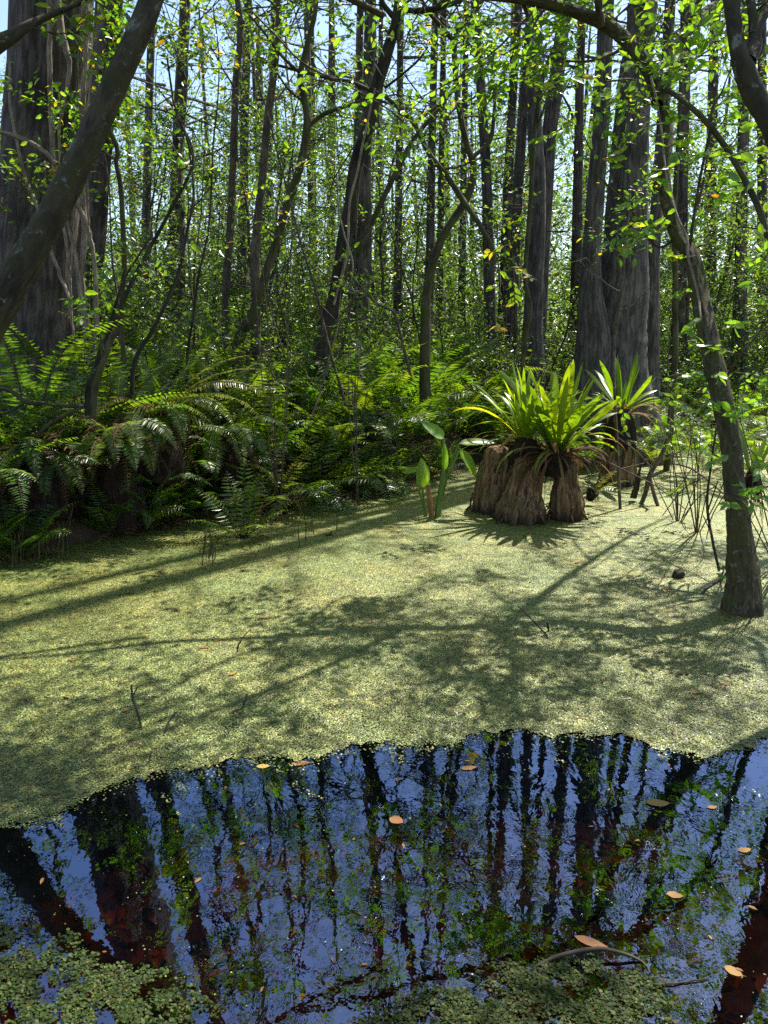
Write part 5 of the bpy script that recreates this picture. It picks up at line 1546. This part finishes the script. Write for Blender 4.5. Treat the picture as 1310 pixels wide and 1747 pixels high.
for a in [(453, 1056, 'orange tan leaf on duckweed beside the long curved branch shadow', .10, .5, .1, .75), (397, 1152, 'curled tan leaf on the left duckweed above the bent twigs', .09, .5, .8, .7), (347, 1107, 'pinkish flat leaf left of the thin black twig', .10, .38, .05, .85),
          (371, 1095, 'small orange leaf beside the pinkish flat leaf', .05, .5, .5, .6), (449, 1308, 'yellow leaf at the edge of the open water, left of centre', .085, .55, .1, 1.0), (513, 1303, 'brown leaf on the duckweed edge next to the yellow one', .12, .42, .1, .35),
          (800, 1311, 'tan pointed leaf floating just inside the open water', .10, .45, .2, .7), (676, 1400, 'nearly round tan leaf floating among sky reflections in the centre', .085, .8, -.5, .5), (1122, 1371, 'large oval tan leaf floating right of centre', .135, .5, -.05, .85),
          (1168, 1151, 'tan leaf on shaded duckweed at right', .105, .42, .2, .7), (1186, 1184, 'pale pinkish leaf below the tan one at right', .12, .4, -.05, .95), (1151, 1528, 'pale curled leaf on the dark reflection at right', .075, .6, -.2, .95),
          (1251, 1658, 'orange tan leaf at the lower right corner with thin stalk', .075, .6, -.7, .75), (1270, 1451, 'orange leaf floating near the right edge', .075, .5, .2, .6), (125, 1128, 'dull orange leaf on the far left duckweed', .09, .5, .1, .3),
          (268, 984, 'long brown orange leaf near the left shore', .13, .35, .05, .35), (1140, 1006, 'brown leaf with pale rim beside the right pond tree', .13, .4, .1, .5), (990, 1250, 'small brown leaf on the duckweed edge at centre right', .05, .5, .3, .2),
          (1280, 1276, 'pale leaf on the duckweed edge at the right border', .07, .7, .2, .95), (1004, 1032, 'pinkish leaf in the sun beside a branch shadow', .08, .5, .2, .7), (680, 1058, 'narrow orange leaf above the long curved shadow', .08, .3, .1, .5),
          (1010, 1610, 'long pale brown leaf caught on the curved stick', .16, .3, -.5, .55), (1028, 1165, 'dark brown leaf stub standing on duckweed, lower right', .06, .5, 1.2, .05), (560, 1092, 'small ochre leaf just under the long curved shadow', .05, .5, .4, .6),
          (215, 1215, 'small pale leaf left of the bent twigs', .06, .5, .2, .8), (900, 1003, 'small orange leaf below the fan shadow', .06, .45, .3, .5), (985, 962, 'brown leaf between the stump shadows and the branch shadow', .09, .4, .4, .3),
          (95, 1358, 'tiny brown leaf at the left tip of the duckweed edge', .04, .5, .3, .3), (1215, 1378, 'dull leaf lying in the water near the right edge', .06, .5, .2, .45), (845, 938, 'tiny tan leaf in the shadow of the stumps', .05, .5, .7, .6)]:
    fallen_leaf(*a)


def stick(name, label, rows, mat=M_DARK, forks=(), group='twigs poking out of the duckweed', cat='twig', seg=6, rough=.08):
    pth, rd = pix_path(rows, 22)
    pth = pth + rng.normal(size=pth.shape) * 0.0012
    M = Mesh()
    tube(M, pth, rd, seg, rough)
    for fr in forks:
        p2, r2 = pix_path(fr, 12)
        tube(M, p2, r2, 5, rough)
    tag(M.obj(name, mat, None, tuple(pth[0]), True), label, cat, group)


def gd(x, y):
    return G(x, y)[1]


def gstick(label, ground, pts, wpx, mat=M_DARK, forks=()):
    D0 = gd(*ground)
    rows = [(ground[0], ground[1] + 6, D0, wpx)] + [(x, y, D0 + dd, w) for x, y, dd, w in pts]
    stick('twig', label, rows, mat, [[(x, y, D0 + dd, w) for x, y, dd, w in f] for f in forks])


gstick('bent black twig leaning left out of the left duckweed', (243, 1248), [(236, 1222, .05, 4), (229, 1200, .1, 5), (225, 1183, .12, 4), (224, 1168, .15, 3)], 4, forks=[[(228, 1185, .12, 3), (234, 1172, .12, 2)]])
gstick('curved dark twig right of the bent black one', (277, 1258), [(284, 1240, .05, 4), (293, 1224, .1, 3), (301, 1214, .12, 2)], 4)
gstick('thin black twig leaning right below the curved shadow', (402, 1115), [(407, 1100, .03, 3), (416, 1085, .06, 2), (427, 1074, .1, 2)], 3)
gstick('small forked twig lying wet on the duckweed', (378, 1222), [(400, 1213, .03, 3), (413, 1208, .05, 3), (422, 1184, .05, 2)], 3, forks=[[(445, 1176, .1, 2), (452, 1178, .1, 2), (460, 1186, .1, 2)]])
gstick('long thin twig slanting across the right duckweed', (942, 1092), [(925, 1075, .08, 3), (905, 1055, .16, 2), (884, 1034, .25, 2)], 4)
gstick('short dark twig standing beside the long slanting one', (936, 1078), [(935, 1070, 0, 4), (933, 1062, 0, 3)], 4)
gstick('thin pale twig standing near the open water', (508, 1250), [(502, 1240, .02, 2), (497, 1225, .04, 2)], 2, M_TWIG)
gstick('thin curved twig near the bottom left of the duckweed', (250, 1308), [(256, 1290, .02, 2), (258, 1282, .03, 2)], 2)
gstick('short black twig between duckweed and the right pond tree', (1190, 1015), [(1205, 1005, .05, 5), (1228, 990, .1, 4)], 5, M_TWIG)
gstick('low dark twig on the duckweed right of the small wide fern', (545, 915), [(560, 912, .02, 4), (568, 915, .03, 4)], 4, forks=[[(562, 912, .02, 3), (566, 906, .02, 2)]])
gstick('wet black twig lying left of the curled tan leaf', (70, 1143), [(90, 1146, .02, 3), (112, 1152, .03, 3)], 3)

# curved stick lying in the open water
rows = [(905, 1655, gd(905, 1655), 5), (945, 1634, gd(945, 1634) - .02, 7), (1000, 1619, gd(1000, 1622) - .03, 7), (1050, 1622, gd(1050, 1626) - .02, 6), (1095, 1640, gd(1095, 1642), 4), (1110, 1662, gd(1110, 1662), 2)]
stick('curved_stick', 'long curved brown stick arching just above the open water', rows, M_DARK, group='sticks in the open water', cat='stick')
rows = [(1085, 1690, gd(1085, 1690) + .02, 3), (1120, 1680, gd(1120, 1682), 4), (1165, 1676, gd(1165, 1678), 3), (1210, 1668, gd(1210, 1670), 2)]
stick('curved_stick', 'thin straight stick floating at the lower right', rows, M_DARK, group='sticks in the open water', cat='stick')

# dark lump on the duckweed
g = G(1158, 986)
M = Mesh()
tube(M, np.array([[g[0] - .05, g[1], 0.0], [g[0] - .02, g[1], .03], [g[0] + .02, g[1], .045], [g[0] + .05, g[1] + .01, .02]]), [.02, .05, .045, .015], 9, 0.3, cap=True)
tag(M.obj('bark_chunk', M_DARK, None, tuple(g)), 'dark lump of rotten bark on the duckweed left of the pond tree', 'bark')

# dead branch tangle between the right stump and the right pond tree
for lab, rows, forks, mat in [
    ('crooked dead branch standing in the pond right of the stumps', [(1088, 872, 10.0, 8), (1100, 845, 10.0, 8), (1108, 812, 10, 9), (1120, 790, 10, 8), (1135, 760, 10, 6), (1145, 720, 10, 4)], [[(1108, 812, 10, 6), (1118, 850, 9.9, 7), (1126, 872, 9.85, 5)], [(1113, 800, 10, 4), (1085, 770, 9.8, 3), (1052, 745, 9.7, 2)]], M_TWIG),
    ('short broken snag beside the crooked dead branch', [(1080, 850, 10.2, 12), (1086, 830, 10.2, 11), (1090, 808, 10.2, 7)], [[(1090, 808, 10.2, 5), (1096, 780, 10.2, 3), (1088, 770, 10.1, 2)]], M_DARK),
    ('fine dead twigs arching down left of the pond tree', [(1255, 860, 6.8, 4), (1220, 830, 7.2, 3), (1180, 800, 7.6, 3), (1145, 790, 8.0, 2)], [[(1220, 830, 7.2, 2), (1190, 850, 7.3, 2), (1160, 890, 7.4, 1.5)], [(1200, 815, 7.4, 2), (1165, 835, 7.6, 2), (1130, 880, 7.8, 1.5)], [(1180, 800, 7.6, 2), (1150, 840, 7.8, 1.5), (1125, 850, 7.9, 1.2)], [(1235, 845, 7, 2), (1215, 880, 7, 2), (1205, 920, 7, 1.5)]], M_TWIG),
    ('dead brown stem leaning beside the pond tree foot', [(1227, 975, 6.6, 5), (1215, 920, 6.7, 5), (1206, 860, 6.8, 5), (1212, 800, 6.8, 4), (1222, 730, 6.8, 3)], [[(1208, 870, 6.8, 3), (1225, 820, 6.7, 2)], [(1213, 910, 6.7, 2), (1200, 880, 6.8, 2)]], M_DARK),
    ('thin vertical dead stem in front of the pond tree', [(1285, 1040, 5.6, 3), (1282, 960, 5.6, 3), (1280, 880, 5.6, 3), (1287, 790, 5.6, 2)], [[(1282, 960, 5.6, 2), (1300, 900, 5.5, 2)]], M_TWIG),
    ('long bare twig slanting over the right ferns', [(1010, 775, 9.5, 3), (1060, 800, 9.5, 3), (1120, 830, 9.4, 2), (1170, 870, 9.2, 2)], [[(1060, 800, 9.5, 2), (1100, 790, 9.4, 1.5)]], M_TWIG),
    ('lichen grey dead limb lying across the left ferns', [(-30, 655, 7.9, 7), (20, 668, 7.9, 8), (45, 685, 7.9, 9), (95, 690, 7.9, 9), (145, 694, 7.9, 8)], [[(45, 685, 7.9, 5), (20, 700, 7.9, 4), (-10, 715, 7.9, 4)], [(140, 695, 7.9, 6), (90, 720, 7.8, 8), (40, 765, 7.7, 8), (0, 800, 7.6, 7)]], M_OLIVE),
    ('pale broken stem standing up through the left ferns', [(158, 720, 8.0, 12), (163, 660, 8.0, 12), (182, 600, 8.0, 11), (200, 557, 8.0, 10)], [[(176, 610, 8, 7), (172, 575, 8, 5)]], M_OLIVE),
    ('thin dead branch arching over the dark fern hollow', [(600, 470, 10.5, 3), (640, 515, 10.4, 4), (672, 535, 10.4, 5), (690, 600, 10.4, 5), (700, 640, 10.4, 5)], [[(672, 535, 10.4, 3), (700, 525, 10.4, 2)]], M_TWIG)]:
    stick('dead_branch', lab, rows, mat, forks, 'dead branches around the pond', 'branch')

for lab, rows in [('pale vine winding down the upper part of the pond tree', [(1110, 130, 7.2, 4), (1122, 180, 7.1, 4), (1130, 240, 7.0, 4), (1140, 320, 6.8, 4), (1156, 370, 6.65, 4), (1172, 405, 6.5, 5), (1174, 440, 6.45, 5), (1190, 500, 6.35, 4), (1196, 545, 6.2, 3)]),
                  ('dark vine hanging straight beside the pond tree crown', [(1075, -20, 7.0, 3), (1078, 60, 7.0, 3), (1081, 110, 7.0, 2)]),
                  ('thin square bent vine in front of the big right cypress', [(1030, 85, 8, 3), (1031, 135, 8, 3), (1042, 138, 8, 3), (1070, 135, 8, 4), (1085, 137, 8, 2)]),
                  ('long thin vine sagging across the upper middle', [(430, 20, 9.0, 3), (470, 60, 9.0, 3), (520, 110, 9.0, 3), (600, 150, 9.1, 2.5), (680, 200, 9.2, 2.5), (720, 260, 9.3, 2)]),
                  ('pale thin vine hanging down beside the dark central trunk', [(575, 300, 9.7, 3), (578, 360, 9.7, 3), (590, 410, 9.7, 3), (602, 450, 9.7, 3), (596, 500, 9.7, 2)]),
                  ('grey vine climbing the dark central trunk', [(640, 150, 9.8, 3), (622, 230, 9.85, 4), (610, 290, 9.9, 4), (596, 350, 9.95, 4), (592, 430, 9.95, 4), (570, 520, 10.0, 4)])]:
    stick('vine', lab, rows, M_VINE if 'pale' in lab or 'grey' in lab else M_TWIG, (), 'vines on the trees', 'vine')

# loose thin reed stems standing in the duckweed by the left shore
for k in range(34):
    x, y = [(rng.uniform(60, 115), rng.uniform(945, 972)), (rng.uniform(345, 366), rng.uniform(940, 968)), (rng.uniform(440, 590), rng.uniform(880, 940)), (rng.uniform(20, 50), rng.uniform(955, 975))][k % 4]
    D = gd(x, y)
    h = rng.uniform(15, 70) if k % 4 else rng.uniform(30, 90)
    pth, rd = pix_path([(x, y + 5, D, 2), (x + rng.normal() * 3, y - h * .5, D, 1.6), (x + rng.normal() * 8, y - h, D, 1)], 8)
    M = Mesh()
    tube(M, pth, rd, 4)
    tag(M.obj('reed_stem', M_STEM, None, tuple(pth[0])), 'thin brown stem standing in the duckweed near the left shore', 'stem', 'thin stems along the left shore')
